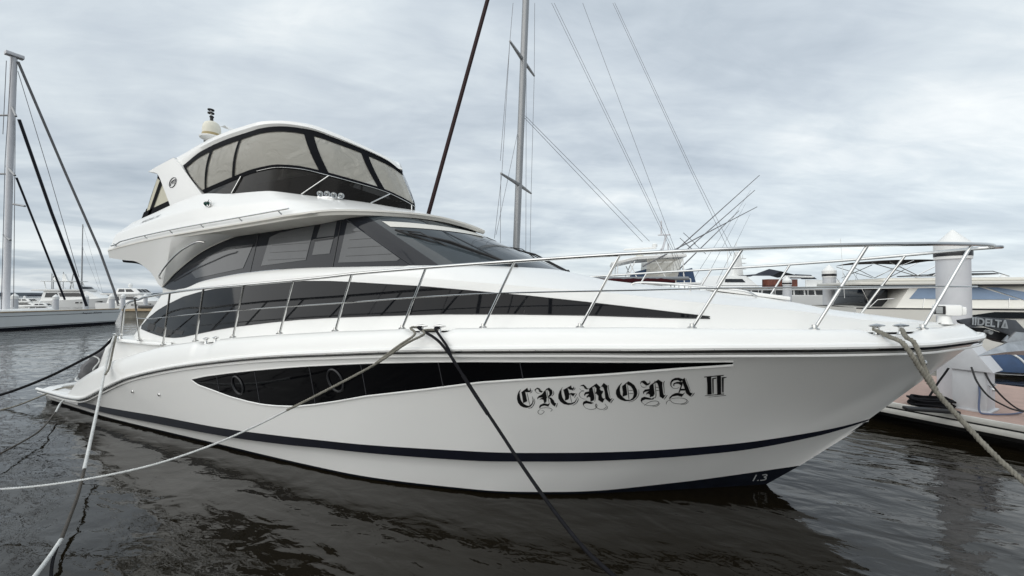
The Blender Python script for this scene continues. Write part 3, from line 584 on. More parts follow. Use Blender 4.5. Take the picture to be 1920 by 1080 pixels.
for xx in (-8.33, -6.28):
    MB().add([(xx-.008, -side_b(zsb(xx))-.007, zsb(xx)), (xx+.008, -side_b(zsb(xx))-.007, zsb(xx)), (xx+.028, -side_b(zsa(xx))-.007, zsa(xx)), (xx+.012, -side_b(zsa(xx))-.007, zsa(xx))], [(0, 1, 2, 3)]).build('window_seam', M['shade'], gl, smooth=0)
MB().add([(-6.84, -side_b(3.52)-.008, 3.50), (-6.36, -side_b(3.52)-.008, 3.52), (-6.36, -side_b(3.52)-.008, 3.545), (-6.84, -side_b(3.52)-.008, 3.525)], [(0, 1, 2, 3)]).build('window_seam', M['shade'], gl, smooth=0)
# pillar ridge and windscreen centre bar
mb = MB(); mb.tube([glaze(lerp(.55, .532, i/12), i/12) for i in range(13)], .012, 6); mb.build('pillar_ridge', M['frit'], gl)
mb = MB()
for uu in (.80,): mb.grid(glz_rows(uu-.003, uu+.003, .0, 1, 2, 10, .006), mirror=True)
mb.build('centre_bar', M['shade'], gl)
# cream visor strip at the head of the windscreen
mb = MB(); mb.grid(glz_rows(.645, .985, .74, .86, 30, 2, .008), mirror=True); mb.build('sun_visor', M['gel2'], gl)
# pantograph wipers
def wiper(u0, s0, u1, s1, side):
    root = thing('wiper', None, None); root.parent = Y
    f = lambda u, s, h: (lambda p: Vector((p[0]+h*.5, p[1]*side, p[2]+h)))(glaze(u, s))
    a = f(u0, s0, .02); b = f(u1, s1, .05)
    mb = MB(); mb.lathe([(.035, -.05), (.03, .01), (.012, .03)], a, 10); mb.lathe([(.035, -.05), (.03, .01), (.012, .03)], a+Vector((-.09, -.02, .01)), 10); mb.build('wiper_pivot', M['gasket'], root)
    mb = MB(); mid = a.lerp(b, .62)+Vector((.03, 0, .05)); mb.tube([a, mid, b], .017, 6); mb.tube([a+Vector((-.09, -.02, .03)), mid+Vector((-.05, 0, -.01)), b+Vector((-.03, 0, .02))], .012, 6); mb.build('wiper_arm', M['gasket'], root)
    mb = MB(); d = (b-a).normalized(); p0 = b+d*.25+Vector((0, 0, -.02)); p1 = b-d*.75+Vector((0, 0, -.05))
    mb.tube([p0, b+Vector((0, 0, -.03)), p1], .018, 6); mb.tube([p0, b.lerp(p1, .2)+Vector((.03, 0, .06)), p1], .009, 5); mb.tube([b, b.lerp(p1, .4)+Vector((.02, -.05, .05)), p1], .008, 5); mb.build('wiper_blade', M['gasket'], root)
wiper(.80, .0, .655, .55, 1)
wiper(.93, -.02, .84, .52, -1)

# ---- flybridge: wing, brow, coaming
def loop(B, x0, xa, xf, zf, n1=60, n2=40, b0=None, pw=1.6):
    pts = []
    for i in range(n1):
        x = lerp(x0, xa, i/n1); pts.append((x, -(B if b0 is None else lin([x0, x0+1.2], [b0, B])(x)), zf(x)))
    for i in range(n2+1):
        u = math.sin(math.pi/2*i/n2); x = xa+(xf-xa)*u; pts.append((x, -B*(1-u**pw), zf(x)))
    return pts
zrim = zfun([(-12.64, 3.565), (-11.32, 3.683), (-9.75, 3.773), (-8.16, 3.833), (-7.25, 3.868), (-6.69, 3.895), (-6.27, 3.93), (-5.99, 3.943), (-5.54, 3.947), (-5.18, 3.945), (-4.84, 3.92), (-4.61, 3.868), (-4.43, 3.808), (-4.3, 3.74)])
zct = zfun([(-12.3, 4.20), (-11.47, 4.341), (-10.83, 4.456), (-9.77, 4.575), (-8.93, 4.495), (-7.91, 4.440), (-7.14, 4.348), (-6.47, 4.30), (-6.04, 4.252), (-5.85, 4.24)])
rim = loop(1.9, -12.64, -7.0, -4.3, zrim, pw=2.0); ct = loop(1.6, -12.3, -7.8, -5.85, zct)
def prof(s, fr): # how far in, for height s: upright sides, easy slope in front
    side = lin([0, .12, .14, .55, .57, 1], [0, .06, .10, .24, .30, 1])(s); return lerp(side, s, fr)
rows = []
for s in (0, .06, .12, .16, .3, .5, .56, .62, .75, .9, 1):
    r = []
    for i, (a, b) in enumerate(zip(rim, ct)):
        fr = min(1, max(0, (i-38)/38)); fr = fr*fr*(3-2*fr)
        w = prof(s, fr); r.append((lerp(a[0], b[0], w if i > 20 else lerp(s*.9, w, i/20)), lerp(a[1], b[1], w), lerp(a[2], b[2], s)))
    rows.append(r)
# tail closes across the boat
mb = MB(); mb.grid(rows, mirror=True)
mb.add([r[0] for r in rows]+[(r[0][0], -r[0][1], r[0][2]) for r in rows], [(i, i+1, len(rows)+i+1, len(rows)+i) for i in range(len(rows)-1)])
fb = mb.build('flybridge', M['gel'], Y, smooth=22)
# flybridge deck closing the top, and the soffit under it
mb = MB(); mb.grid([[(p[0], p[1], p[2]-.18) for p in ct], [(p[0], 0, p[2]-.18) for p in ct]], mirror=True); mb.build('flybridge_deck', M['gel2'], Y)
brow_in = loop(1.45, -12.4, -7.0, -4.65, lambda x: zrim(x)-.10, pw=2.0)
brow_lo = loop(1.87, -12.6, -7.0, -4.33, lambda x: zrim(x)-.085, pw=2.0)
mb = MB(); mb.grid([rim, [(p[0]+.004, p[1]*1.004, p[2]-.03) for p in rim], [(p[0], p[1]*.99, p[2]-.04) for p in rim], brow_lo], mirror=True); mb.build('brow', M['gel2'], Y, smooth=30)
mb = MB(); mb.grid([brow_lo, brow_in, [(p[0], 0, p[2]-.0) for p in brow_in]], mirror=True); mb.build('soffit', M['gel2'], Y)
# wing panel sweeping down to the saloon side
lowc = [(-12.70, 1.85, 3.39), (-12.27, 1.82, 3.335), (-11.95, 1.80, 3.31), (-11.72, 1.78, 3.27), (-11.51, 1.74, 3.16), (-11.32, 1.70, 3.01), (-11.16, 1.66, 2.79), (-11.06, 1.645, 2.73)]
arch = [(x, side_b(z)+.012, z) for x, z in SA[1:]]
lw = resample([(x, -b, z) for x, b, z in smooth_path(lowc, 40)], 34)+resample([(x, -b, z) for x, b, z in smooth_path(arch, 60)], 60)
up = resample([(x, -1.9, zrim(x)-.02) for x in [-12.64+i*.1 for i in range(26)]], 34)+resample([(x, -1.89, zrim(x)-.05) for x in [-10.1+i*.1 for i in range(38)]], 60)
rows = []
for s in (0, .1, .25, .5, .75, .93, 1):
    rows.append([tuple(lerp(a[k], b[k], s)-( .05*math.sin(math.pi*s) if k == 1 and False else 0) for k in range(3)) for a, b in zip(up, lw)])
mb = MB(); mb.grid(rows, mirror=True)
# inboard return of the wing so that it has thickness
mb.grid([lw[:40], [(p[0], p[1]+.18, p[2]) for p in lw[:40]]], mirror=True)
# underside of the overhang
mb.grid([lw[:14], [(p[0], 0, p[2]+.03) for p in lw[:14]]], mirror=True)
mb.add([up[0], lw[0], (lw[0][0], -lw[0][1], lw[0][2]), (up[0][0], -up[0][1], up[0][2])], [(0, 1, 2, 3)])
wing = mb.build('wing_panel', M['gel'], Y, smooth=30)
mb = MB(); mb.grid([[(p[0], p[1]+.06, p[2]-.005) for p in lw[6:26]], [(p[0]-.02, p[1]+.08, p[2]-.055) for p in lw[6:26]]]); mb.build('awning_track', M['fabric'], Y)
mb = MB(); mb.tube([(p[0], p[1]-.004, p[2]) for p in lw[33:]], .012, 6); mb.build('arch_trim', M['gel2'], Y)
# grab rails: along the flybridge edge and on the wing
def rail(pts, r, posts, name, drop=None, parent=Y):
    root = thing(name, None, None); root.parent = parent
    MB().tube(pts, r, 8).build('rail', M['steel'], root)
    for a, b in posts: MB().tube([a, b], r*.8, 6).build('post', M['steel'], root)
    return root
fr_ = [(x, -1.935, zrim(x)+.045+ .035*(1 if -12.2 < x < -6.8 else 0)) for x in [-12.4+i*.185 for i in range(31)]]
rail(smooth_path(fr_, 90), .014, [((x, -1.935, zrim(x)+.08), (x+.03, -1.885, zrim(x)+.02)) for x in (-12.3, -11.1, -10.2, -9.2, -8.1, -7.1)], 'grab_rail')
wr = [(-10.95, -1.72, 2.90), (-10.9, -1.76, 2.98), (-10.5, -1.80, 3.22), (-10.05, -1.83, 3.42), (-9.72, -1.83, 3.53), (-9.45, -1.83, 3.58), (-9.35, -1.78, 3.57)]
rail(smooth_path(wr, 40), .015, [], 'grab_rail')
# ---- flybridge windscreen, curtains, hardtop
zel = zfun([(-9.82, 4.612), (-8.86, 4.768), (-8.24, 4.845), (-7.77, 4.854), (-7.3, 4.825), (-6.98, 4.754), (-6.6, 4.653), (-6.22, 4.54), (-6.0, 4.42), (-5.85, 4.31)])
zht = zfun([(-10.95, 5.17), (-10.65, 5.272), (-9.97, 5.5), (-9.11, 5.616), (-8.33, 5.655), (-7.81, 5.69), (-7.4, 5.655), (-7.04, 5.535), (-6.69, 5.391), (-6.35, 5.215), (-6.2, 5.07)])
ztt = zfun([(-11.85, 5.33), (-11.17, 5.535), (-10.16, 5.707), (-9.29, 5.82), (-8.48, 5.85), (-7.89, 5.84), (-7.46, 5.79), (-7.07, 5.654), (-6.71, 5.483), (-6.47, 5.357), (-6.28, 5.225), (-6.2, 5.13)])
def LP_(p, B, xa, xf, zf):
    if p <= 0: x = xa+p; return Vector((x, -B, zf(x)))
    u = math.sin(p); x = xa+(xf-xa)*u; return Vector((x, -B*(1-u**1.6), zf(x)))
bot = lambda p: LP_(p, 1.55, -7.8, -5.85, zel); topc = lambda p: LP_(p, 1.5, -8.3, -6.2, zht); ctc = lambda p: LP_(p, 1.6, -7.8, -5.85, zct)
PA = [(-2.32, -2.0), (-1.28, -1.96), (-.40, -1.08), (.43, .45), (.875, .927), (math.pi/2, math.pi/2)]
en = thing('flybridge_enclosure', None, None); en.parent = Y
def epan(a, b, s0, s1, n, m, out=0., sg=1):
    rows = []
    for j in range(m+1):
        s = lerp(s0, s1, j/m); r = []
        for i in range(n+1):
            t = i/n; p = topc(lerp(a[0], b[0], t)); q_ = bot(lerp(a[1], b[1], t)); v = q_.lerp(p, s)
            v.y -= .05*math.sin(math.pi*s)*(1 if abs(v.y) > .2 else 0)
            o = Vector((v.x+8.2, v.y*1.2, 0)) if v.x > -8 else Vector((0, v.y, 0))
            v = v+o.normalized()*out if out and o.length > 1e-6 else v
            r.append((v.x, v.y*sg, v.z))
        rows.append(r)
    return rows
for a, b in zip(PA, PA[1:]):
    for sg in (1, -1):
        MB().grid(epan(a, b, 0, 1, 14, 8, 0, sg)).build('clear_curtain', M['vinyl'], en, smooth=60)
mb = MB()
for sg in (1, -1):
    for k, (a, b) in enumerate(zip(PA, PA[1:])):
        w = .018 if k else .03
        mb.grid(epan(a, b, .86, 1.0, 16, 2, .012, sg)); mb.grid(epan(a, b, -.02, .07, 16, 2, .012, sg))
        for c0, c1 in (((a[0], a[1]), (lerp(a[0], b[0], w/ max(.3, abs(b[0]-a[0]))*2), lerp(a[1], b[1], w*2/max(.3, abs(b[1]-a[1]))))), ((lerp(b[0], a[0], w*2/max(.3, abs(b[0]-a[0]))), lerp(b[1], a[1], w*2/max(.3, abs(b[1]-a[1])))), (b[0], b[1]))):
            mb.grid(epan(c0, c1, 0, 1, 2, 10, .014, sg))
mb.build('curtain_binding', M['fabric'], en, smooth=60)
# smoked screen below the curtains
for (a, b) in ((-1.96, -.9), (-.9, .445), (.445, .95), (.95, math.pi/2)):
    for sg in (1, -1):
        rows = [[(lambda v: (v.x, v.y*sg, v.z))(ctc(lerp(a, b, i/16)).lerp(bot(lerp(a, b, i/16)), s)) for i in range(17)] for s in (0, .35, .7, 1)]
        MB().grid(rows).build('smoked_screen', M['smoke'], en, smooth=60)
for p in (-.9, .42, .95, 1.38):
    for sg in (1, -1):
        mb = MB(); a = ctc(p-.13 if p < 1.2 else p); b = bot(p+.06 if p < 1.2 else p); mb.tube([(a.x, a.y*sg*1.01, a.z), (b.x, b.y*sg*1.01, b.z)], .014, 8); mb.build('screen_post', M['steel'], en)
mb = MB()
for sg in (1, -1):
    mb.tube([(lambda v: (v.x+.01, v.y*sg*1.012, v.z))(bot(lerp(-.4, 1.571, i/40))) for i in range(41)], .006, 6)
mb.build('screen_rail', M['steel'], en)
mb = MB(); mb.box((-8.0, 0, 4.55), (1.6, 2.4, .5)); mb.box((-7.5, -.4, 4.55), (.6, 1.0, .4)); mb.build('helm_console', M['fabric'], en, bevel=.08)
mb = MB()
for y in (-.75, .75): mb.tube(smooth_path([(-8.6, y, 4.4), (-8.5, y*1.1, 5.0), (-8.2, y*1.15, 5.35), (-7.5, y*1.15, 5.42)], 24), .045, 8)
for y in (-.75, .15): mb.tube(smooth_path([(-8.85, y, 4.4), (-8.8, y, 4.9), (-8.6, y+.3, 5.15), (-8.45, y+.75, 5.0), (-8.5, y+.8, 4.4)], 24), .05, 8)
mb.build('helm_seat', M['gel'], en)
# hardtop shell
def lp(B, x0, xa, xf, zf): return loop(B, x0, xa, xf, zf, 50, 36)
lo = lp(1.5, -10.95, -8.3, -6.2, zht); e1 = lp(1.53, -11.1, -8.3, -6.15, lambda x: lerp(zht(x), ztt(x), .30)); e2 = lp(1.5, -11.25, -8.3, -6.16, lambda x: lerp(zht(x), ztt(x), .72)); hi = lp(1.40, -11.4, -8.3, -6.22, ztt)
mb = MB(); mb.grid([[(p[0]-.05 if p[0] > -8 else p[0], p[1]*.9, p[2]+.03) for p in lo], lo, e1, e2, hi, [(lerp(p[0], -8.5, .12), p[1]*.8, p[2]+.05) for p in hi], [(lerp(p[0], -8.5, .25), p[1]*.4, p[2]+.075) for p in hi], [(lerp(p[0], -8.5, .3), 0, p[2]+.08) for p in hi]], mirror=True)
mb.grid([[(p[0]-.05 if p[0] > -8 else p[0], p[1]*.9, p[2]+.03) for p in lo], [(p[0]-.1 if p[0] > -8 else p[0], 0, p[2]+.1) for p in lo]], mirror=True)
ht = mb.build('hardtop', M['gel'], Y, smooth=40)
mb = MB()
for sg in (-1, 1):
    poly = [(-11.82, 5.285), (-11.40, 5.37), (-10.86, 5.46), (-10.57, 5.24), (-9.83, 4.57), (-10.94, 4.43), (-11.36, 5.09), (-11.46, 5.20), (-11.56, 5.235)]
    out = [(x, sg*(1.57-.0*(z-4.4)), z) for x, z in poly]; mb.prism(out, (0, -sg*.14, 0))
mb.grid([[(x, y, z+.06*(1-(y/1.5)**2)) for x, z in ((-11.82, 5.285), (-11.40, 5.375), (-10.86, 5.47))] for y in (-1.57, -.8, 0, .8, 1.57)])
mb.grid([[(x, y, z) for x, z in ((-11.82, 5.28), (-11.46, 5.22), (-10.86, 5.40))] for y in (-1.57, -.8, 0, .8, 1.57)])
ar = mb.build('radar_arch', M['gel'], Y, smooth=30)
mb = MB()
for sg in (-1, 1):
    mb.add([(x, sg*1.50, z) for x, z in ((-11.56, 5.22), (-11.38, 5.08), (-10.98, 4.52), (-12.12, 4.27))], [(0, 1, 2, 3)])
mb.grid([[(x, y, z) for x, z in ((-11.56, 5.22), (-11.86, 4.75), (-12.12, 4.27))] for y in (-1.5, -.5, .5, 1.5)]); mb.build('aft_curtain', M['cream'], en, smooth=0)
mb = MB()
for sg in (-1, 1):
    mb.add([(x, sg*1.515, z) for x, z in ((-10.94, 4.45), (-10.96, 4.62), (-12.10, 4.42), (-12.22, 4.25))], [(0, 1, 2, 3)])
    mb.add([(x, sg*1.515, z) for x, z in ((-11.44, 5.13), (-11.36, 5.05), (-11.86, 4.30), (-11.97, 4.30))], [(0, 1, 2, 3)])
    mb.add([(x, sg*1.515, z) for x, z in ((-11.56, 5.23), (-11.37, 5.10), (-11.40, 5.02), (-11.58, 5.13))], [(0, 1, 2, 3)])
mb.grid([[(x-.01, y, z) for x, z in ((-12.22, 4.25), (-12.02, 4.5))] for y in (-1.5, 1.5)]); mb.build('aft_binding', M['fabric'], en, smooth=0)
# builder's mark and model script
yy = -1.576
mb = MB(); mb.tube([(-10.86+.12*math.cos(a)+.04*math.sin(a), yy, 4.935+.10*math.sin(a)) for a in [2*math.pi*i/30 for i in range(30)]], .008, 5, closed=True)
for st in ([(-10.95, 4.87), (-10.92, 4.93), (-10.87, 4.97), (-10.86, 4.90)], [(-10.88, 4.96), (-10.82, 4.98), (-10.81, 4.90)], [(-10.82, 4.97), (-10.77, 4.99), (-10.75, 4.91)]): mb.tube(smooth_path([(a, yy, b) for a, b in st], 12), .007, 5)
mb.build('emblem', mat('badge_grey', (.10, .10, .11), .35), ar)
bvh_fb = BVHTree.FromObject(fb, bpy.context.evaluated_depsgraph_get())
text_on(bvh_fb, 'MERIDIAN  541', -11.28, 4.155, .10, .72, 'model_script', M['text'], Y, .35, R(7), .004)
# side light, horns, radome, masthead gear
mb = MB(); mb.lathe([(.05, 0), (.05, .03), (.03, .06), (.01, .075)], (-9.22, -1.80, 4.28), 14, (0, -1, .1)); mb.build('side_light', M['green'], Y)
mb = MB(); mb.tube([(-9.14+.055*math.cos(a), -1.83, 4.28+.06*math.sin(a)) for a in [2*math.pi*i/16 for i in range(16)]], .014, 6, closed=True); mb.build('side_light_guard', M['steel'], Y)
hr = thing('horn', None, None); hr.parent = Y
for hx, hy, hz in ((-6.90, -1.30, 4.36), (-6.82, -1.22, 4.37), (-6.66, -1.22, 4.33), (-6.57, -1.14, 4.33)):
    d = Vector((.75, -.45, .03)).normalized(); mb = MB(); mb.lathe([(.02, -.28), (.022, -.1), (.032, -.03), (.046, 0), (.052, .006), (.042, .004), (.026, -.02), (.01, -.06)], (hx, hy, hz), 16, d); mb.build('horn_trumpet', M['steel'], hr)
mb = MB(); mb.box((-6.80, -1.16, 4.30), (.42, .10, .05), Matrix.Rotation(R(35), 3, 'Z')); mb.build('horn_bracket', M['steel'], hr, bevel=.01)
rk = .86
rd = thing('radome', None, None); rd.parent = Y
bx, by, bz = -11.40, -.55, 5.92
mb = MB(); mb.lathe([(.11, -.6), (.10, .38)], (bx, by, bz), 14); mb.build('pedestal', M['gel'], rd)
mb = MB(); mb.lathe([(.09, .36), (.235, .40), (.245, .43), (.22, .45)], (bx, by, bz), 28); mb.build('base_plate', M['gel'], rd)
mb = MB(); mb.lathe([(.188, .45), (.193, .49), (.188, .52)], (bx, by, bz), 28); mb.build('base_band', mat('ochre_band', (.42, .33, .17), .5), rd)
mb = MB(); mb.lathe([(.185, .52), (.185, .63), (.172, .72), (.14, .78), (.085, .815), (.02, .825)], (bx, by, bz), 28); mb.build('dome', M['dome'], rd, smooth=60)
an = thing('masthead_light', None, None); an.parent = Y
mb = MB(); mb.tube([(-11.62, -.45, 5.4), (-11.62, -.45, 7.10)], .02, 8); mb.build('staff', M['gel'], an)
mb = MB()
for z in (7.02, 7.10): mb.lathe([(.07, 0), (.07, .025)], (-11.62, -.45, z), 14)
mb.lathe([(.035, 0), (.05, .02), (.05, .04), (.035, .05), (.035, .15), (.05, .17), (.035, .2)], (-11.59, -.45, 6.76), 14); mb.build('light_stack', M['gasket'], an)
mb = MB(); mb.box((-11.72, -.47, 6.60), (.12, .1, .08)); mb.box((-11.74, -.47, 6.38), (.1, .1, .14)); mb.build('camera_head', M['shade'], an, bevel=.02)
mb = MB(); mb.grid([[(x, y, z) for x, z in ((-10.25, 5.75), (-10.65, 6.42), (-10.78, 6.52), (-10.95, 6.52))] for y in (-.62, -.38)]); mb.build('antenna_fin', M['gel'], an)

# ---- bow rail
zrt = zfun([(-10.31, 2.521), (-9.39, 2.61), (-8.4, 2.681), (-7.36, 2.734), (-6.23, 2.79), (-5.55, 2.83), (-5.13, 2.86), (-3.95, 2.915), (-2.8, 2.963), (-1.66, 3.01), (-.51, 3.046), (.61, 3.077), (1.21, 3.095), (1.73, 3.115), (2.11, 3.13), (2.32, 3.13)])
br = lambda x: max(0, bsr(x-.12)-.10) if x < 2.1 else max(0., lerp(bsr(1.98)-.10, 0, ((x-2.1)/.2)**.5 if x < 2.3 else 1))
zmd = zfun([(-10.15, 2.124), (-8.53, 2.257), (-7.54, 2.329), (-6.42, 2.403), (-5.32, 2.469), (-4.14, 2.547), (-3.02, 2.602), (-1.47, 2.635), (-.68, 2.652), (.35, 2.662), (1.93, 2.676)])
bm_ = lambda x: max(.02, bs(x-.06)-.14)
xr = [-10.31+(2.30+10.31)*(1-(1-i/120)**1.6) for i in range(121)]
near = [(x, -br(x), zrt(x)) for x in xr]
hoop = [(-11.98, -1.92, 1.64), (-11.93, -1.93, 1.85), (-11.80, -1.96, 2.12), (-11.58, -2.02, 2.33), (-11.25, -2.08, 2.43), (-10.8, -2.13, 2.48)]
rl = thing('bow_rail', None, None); rl.parent = Y
full = smooth_path(hoop+near[:1], 40)[:-1]+near+[(p[0], -p[1], p[2]) for p in reversed(near[:-1])]
MB().tube(full, .021, 10).build('top_rail', M['steel'], rl)
for sg in (1, -1):
    MB().tube([(x, -bm_(x)*sg, zmd(x)) for x in [-10.6+.2*i for i in range(64)]], .0085, 6).build('mid_rail', M['steel'], rl)
ST = [(-11.05, 1.645, -10.62), (-9.81, 1.645, -9.39), (-8.8, 1.767, -8.4), (-7.78, 1.878, -7.36), (-6.67, 1.984, -6.24), (-5.53, 2.07, -5.13), (-4.38, 2.141, -3.95), (-3.24, 2.189, -2.8), (-2.1, 2.219, -1.66), (-.97, 2.236, -.51), (.16, 2.234, .61), (1.26, 2.225, 1.73)]
for xb, zb, xt in ST:
    for sg in (1, -1):
        bb = bg(xb)-.08 if xb > -10 else 2.0
        st = MB().tube([(xb, -bb*sg, zb), (xt, -br(xt)*sg, zrt(xt))], .0155, 8).build('stanchion', M['steel'], rl)
        MB().lathe([(.048, 0), (.048, .012), (.026, .022), (.024, .05)], (xb, -bb*sg, zb), 12).build('foot', M['steel'], st)
# cleats
def cleat(x, b, z, d, sg=1):
    root = thing('cleat', None, None); root.parent = Y
    t = Vector(d).normalized()
    for k in (-.5, .5):
        c = Vector((x, -b*sg, z))+t*.13*k*2
        mb = MB(); mb.lathe([(.035, 0), (.022, .02), (.02, .06), (.03, .075)], c, 12); mb.tube([c+Vector((0, 0, .085))-t*.085, c+Vector((0, 0, .088)), c+Vector((0, 0, .085))+t*.085], [.008, .02, .008], 8); mb.build('cleat_horn', M['steel'], root)
cleat(-3.95, 2.17, 2.105, (1, .03, .02)); cleat(-8.35, 2.21, 1.76, (1, 0, .1)); cleat(.88, 1.08, 2.185, (1, .5, 0)); cleat(-12.05, 1.95, 1.645, (1, 0, 0)); cleat(.88, 1.10, 2.205, (1, -.5, 0), -1)
# foredeck grab rail, hatch, searchlight, pulpit
rail(smooth_path([(-1.72, -.80, 2.66), (-1.62, -.80, 2.74), (-1.3, -.78, 2.735), (-.8, -.74, 2.685), (-.35, -.68, 2.63), (-.2, -.66, 2.56)], 40), .014, [((-.95, -.75, 2.70), (-.95, -.75, 2.62))], 'grab_rail', parent=Y)
MB().box((-.25, 0, 2.60), (.9, .9, .05), Matrix.Rotation(R(8.5), 3, 'Y')).build('deck_hatch', M['gel'], Y, bevel=.02)
sl = thing('searchlight', None, None); sl.parent = Y
mb = MB(); mb.lathe([(.075, 2.235), (.065, 2.26), (.055, 2.33)], (1.83, .04, 0), 18); mb.build('base', M['gel'], sl)
mtx = Matrix.Rotation(R(-24), 3, 'Z')
mb = MB(); mb.box((1.85, .04, 2.40), (.24, .15, .13), mtx); mb.box((1.97, .0, 2.395), (.06, .13, .10), mtx); mb.build('housing', M['gel'], sl, bevel=.025)
mb = MB(); mb.box(Vector((1.85, .04, 2.40))+mtx @ Vector((-.06, -.078, .0)), (.10, .012, .10), mtx); mb.build('bezel', M['gasket'], sl, bevel=.004)
mb = MB(); mb.box(Vector((1.85, .04, 2.40))+mtx @ Vector((-.06, -.085, .0)), (.055, .012, .08), mtx); mb.build('lens', M['lensg'], sl, bevel=.004)

# ================================================================ harbour: quay frame (metres right of and ahead of the photographer's berth)
def Q(X, D, z=0.): return Vector((-1.129+X*.92050-D*.39073, -6.209+X*.39073+D*.92050, z))
QR = R(23)
M.update(
 pile=mat('pile_sleeve_white', (.60, .61, .63), .45, var=.06, vscale=2.5),
 dockedge=mat('dock_fascia', (.62, .61, .57), .5, var=.12, vscale=3),
 dockunder=mat('dock_float', (.16, .165, .17), .7, var=.2, vscale=3),
 plank=mat('composite_plank', (.43, .30, .25), .7, var=.12, vscale=5, bump=.0015, bscale=30),
 timber=mat('old_timber', (.36, .28, .19), .8, var=.25, vscale=6),
 concrete=mat('wet_concrete', (.20, .19, .16), .85, var=.3, vscale=2),
 bwhite=mat('boat_white', (.82, .82, .80), .35, var=.03, vscale=.8),
 bcream=mat('boat_cream', (.76, .74, .68), .4, var=.03, vscale=.8),
 bwin=mat('boat_window', (.012, .014, .017), .05, spec=.5),
 bluewin=mat('blue_window_cover', (.20, .27, .38), .25, var=.08, vscale=1.5),
 navycanvas=mat('navy_canvas', (.010, .013, .024), .85, var=.2),
 bluecanvas=mat('blue_canvas', (.035, .065, .13), .85, var=.2, vscale=4),
 maroon=mat('maroon_canvas', (.045, .006, .008), .85, spec=.2, var=.35, vscale=3),
 alu=mat('anodised_mast', (.30, .305, .31), .4, metal=.5, var=.08, vscale=1),
 mastw=mat('mast_white', (.58, .58, .60), .4, var=.05),
 wire=mat('rig_wire', (.16, .16, .17), .4, metal=.6),
 brown=mat('varnished_brown', (.14, .045, .028), .45, var=.3, vscale=4),
 brownc=mat('brown_canvas', (.045, .035, .032), .85),
 shore=mat('far_shore', (.085, .10, .115), .95, var=.3, vscale=.05),
 galv=mat('galvanised', (.50, .51, .52), .38, metal=.85, var=.2, vscale=8),
 anchorp=mat('anchor_grey', (.075, .08, .09), .45, metal=.3, var=.2, vscale=9),
 tan=mat('tan_deck', (.42, .32, .20), .8, var=.15),
 bluehose=mat('blue_hose', (.10, .13, .22), .5),
)
# ---------------------------------------------------------------- mooring lines
def strand_rope(mb, path, r, turns_per_m=11., n=6):
    """three strands laid round a path"""
    P = path; L_ = 0.; up = None
    fr = []
    for i, p in enumerate(P):
        t = (P[min(i+1, len(P)-1)]-P[max(i-1, 0)]).normalized()
        if up is None: up = t.orthogonal().normalized()
        up = (up-t*up.dot(t)).normalized(); fr.append((p, up.copy(), t.cross(up), L_))
        if i < len(P)-1: L_ += (P[i+1]-p).length
    for k in range(3):
        mb.tube([p+(u*math.cos(a)+b*math.sin(a))*r*.52 for p, u, b, l in fr for a in [2*math.pi*(l*turns_per_m+k/3)]], r*.56, n, cap=False)
def rope(path, r, m_, name='rope', parent=None, laid=True):
    n = max(12, int(sum((Vector(a)-Vector(b)).length for a, b in zip(path, path[1:]))/.022)); P = resample(smooth_path(path, 60), n); mb = MB()
    if laid: strand_rope(mb, P, r)
    else: mb.tube(P, r, 8)
    return mb.build(name, m_, parent, smooth=70, weld=0)
def line(label, loc, group='mooring lines'): return thing('mooring_line', label, 'rope', (0, 0, 0), 0, None)
C1 = Vector((-3.95, -2.18, 2.15))
ln = line('grey to white laid mooring line sagging aft from the midship cleat', C1)
rope([C1+Vector((.12, .0, .0)), C1+Vector((-.0, -.14, .0)), Q(-1.053, 4.6, 2.109), Q(-1.254, 4.52, 2.004), Q(-1.623, 4.5, 1.757), Q(-2.287, 4.58, 1.406), Q(-2.680, 4.6, 1.209)], .0165, M['grey_rope'], 'rope', ln)
rope([C1+Vector((-.14, .0, .02)), C1+Vector((-.22, -.10, .02)), Q(-1.166, 4.62, 2.107), Q(-1.348, 4.52, 1.973), Q(-1.592, 4.5, 1.782)], .016, M['grey_rope'], 'eye_splice', ln)
rope([Q(-2.680, 4.6, 1.209), Q(-3.082, 4.63, 1.007), Q(-3.573, 4.6, 0.794), Q(-4.183, 4.57, 0.591), Q(-4.786, 4.54, 0.459), Q(-5.391, 4.52, 0.368), Q(-5.992, 4.5, 0.322), Q(-6.835, 4.4, 0.330), Q(-7.6, 2.2, .45), Q(-7.8, -.4, .84)], .0135, M['white_rope'], 'rope', ln)
ln = line('black braided mooring line running down to the quay from the midship cleat', C1)
rope([C1+Vector((-.13, .02, .02)), C1+Vector((-.10, -.1, .02)), Q(-0.874, 4.5, 2.057), Q(-0.693, 4.38, 1.883), Q(-0.549, 4.3, 1.688), Q(-0.345, 4.15, 1.437), Q(-0.108, 3.9, 1.183), Q(0.125, 3.6, 0.952), Q(0.361, 3.25, 0.765), Q(0.562, 3, 0.624), Q(0.777, 2.8, 0.522), Q(1.082, 2.6, 0.328), Q(1.25, 1.3, .52), Q(1.3, -.4, .84)], .0165, M['black_rope'], 'rope', ln, False)
rope([C1+Vector((.13, .02, .02)), C1+Vector((.16, -.12, .02)), Q(-0.747, 4.45, 1.983), Q(-0.680, 4.38, 1.859), Q(-0.562, 4.31, 1.703)], .016, M['black_rope'], 'eye_splice', ln, False)
rope([Q(-0.549, 4.3, 1.688), Q(-0.388, 4.18, 1.487), Q(-0.253, 4.05, 1.336)], .021, M['black_rope'], 'whipping', ln, False)
C2 = Vector((.88, -1.10, 2.215))
ln = line('thick grey laid mooring line dropping from the bow cleat to the quay', C2)
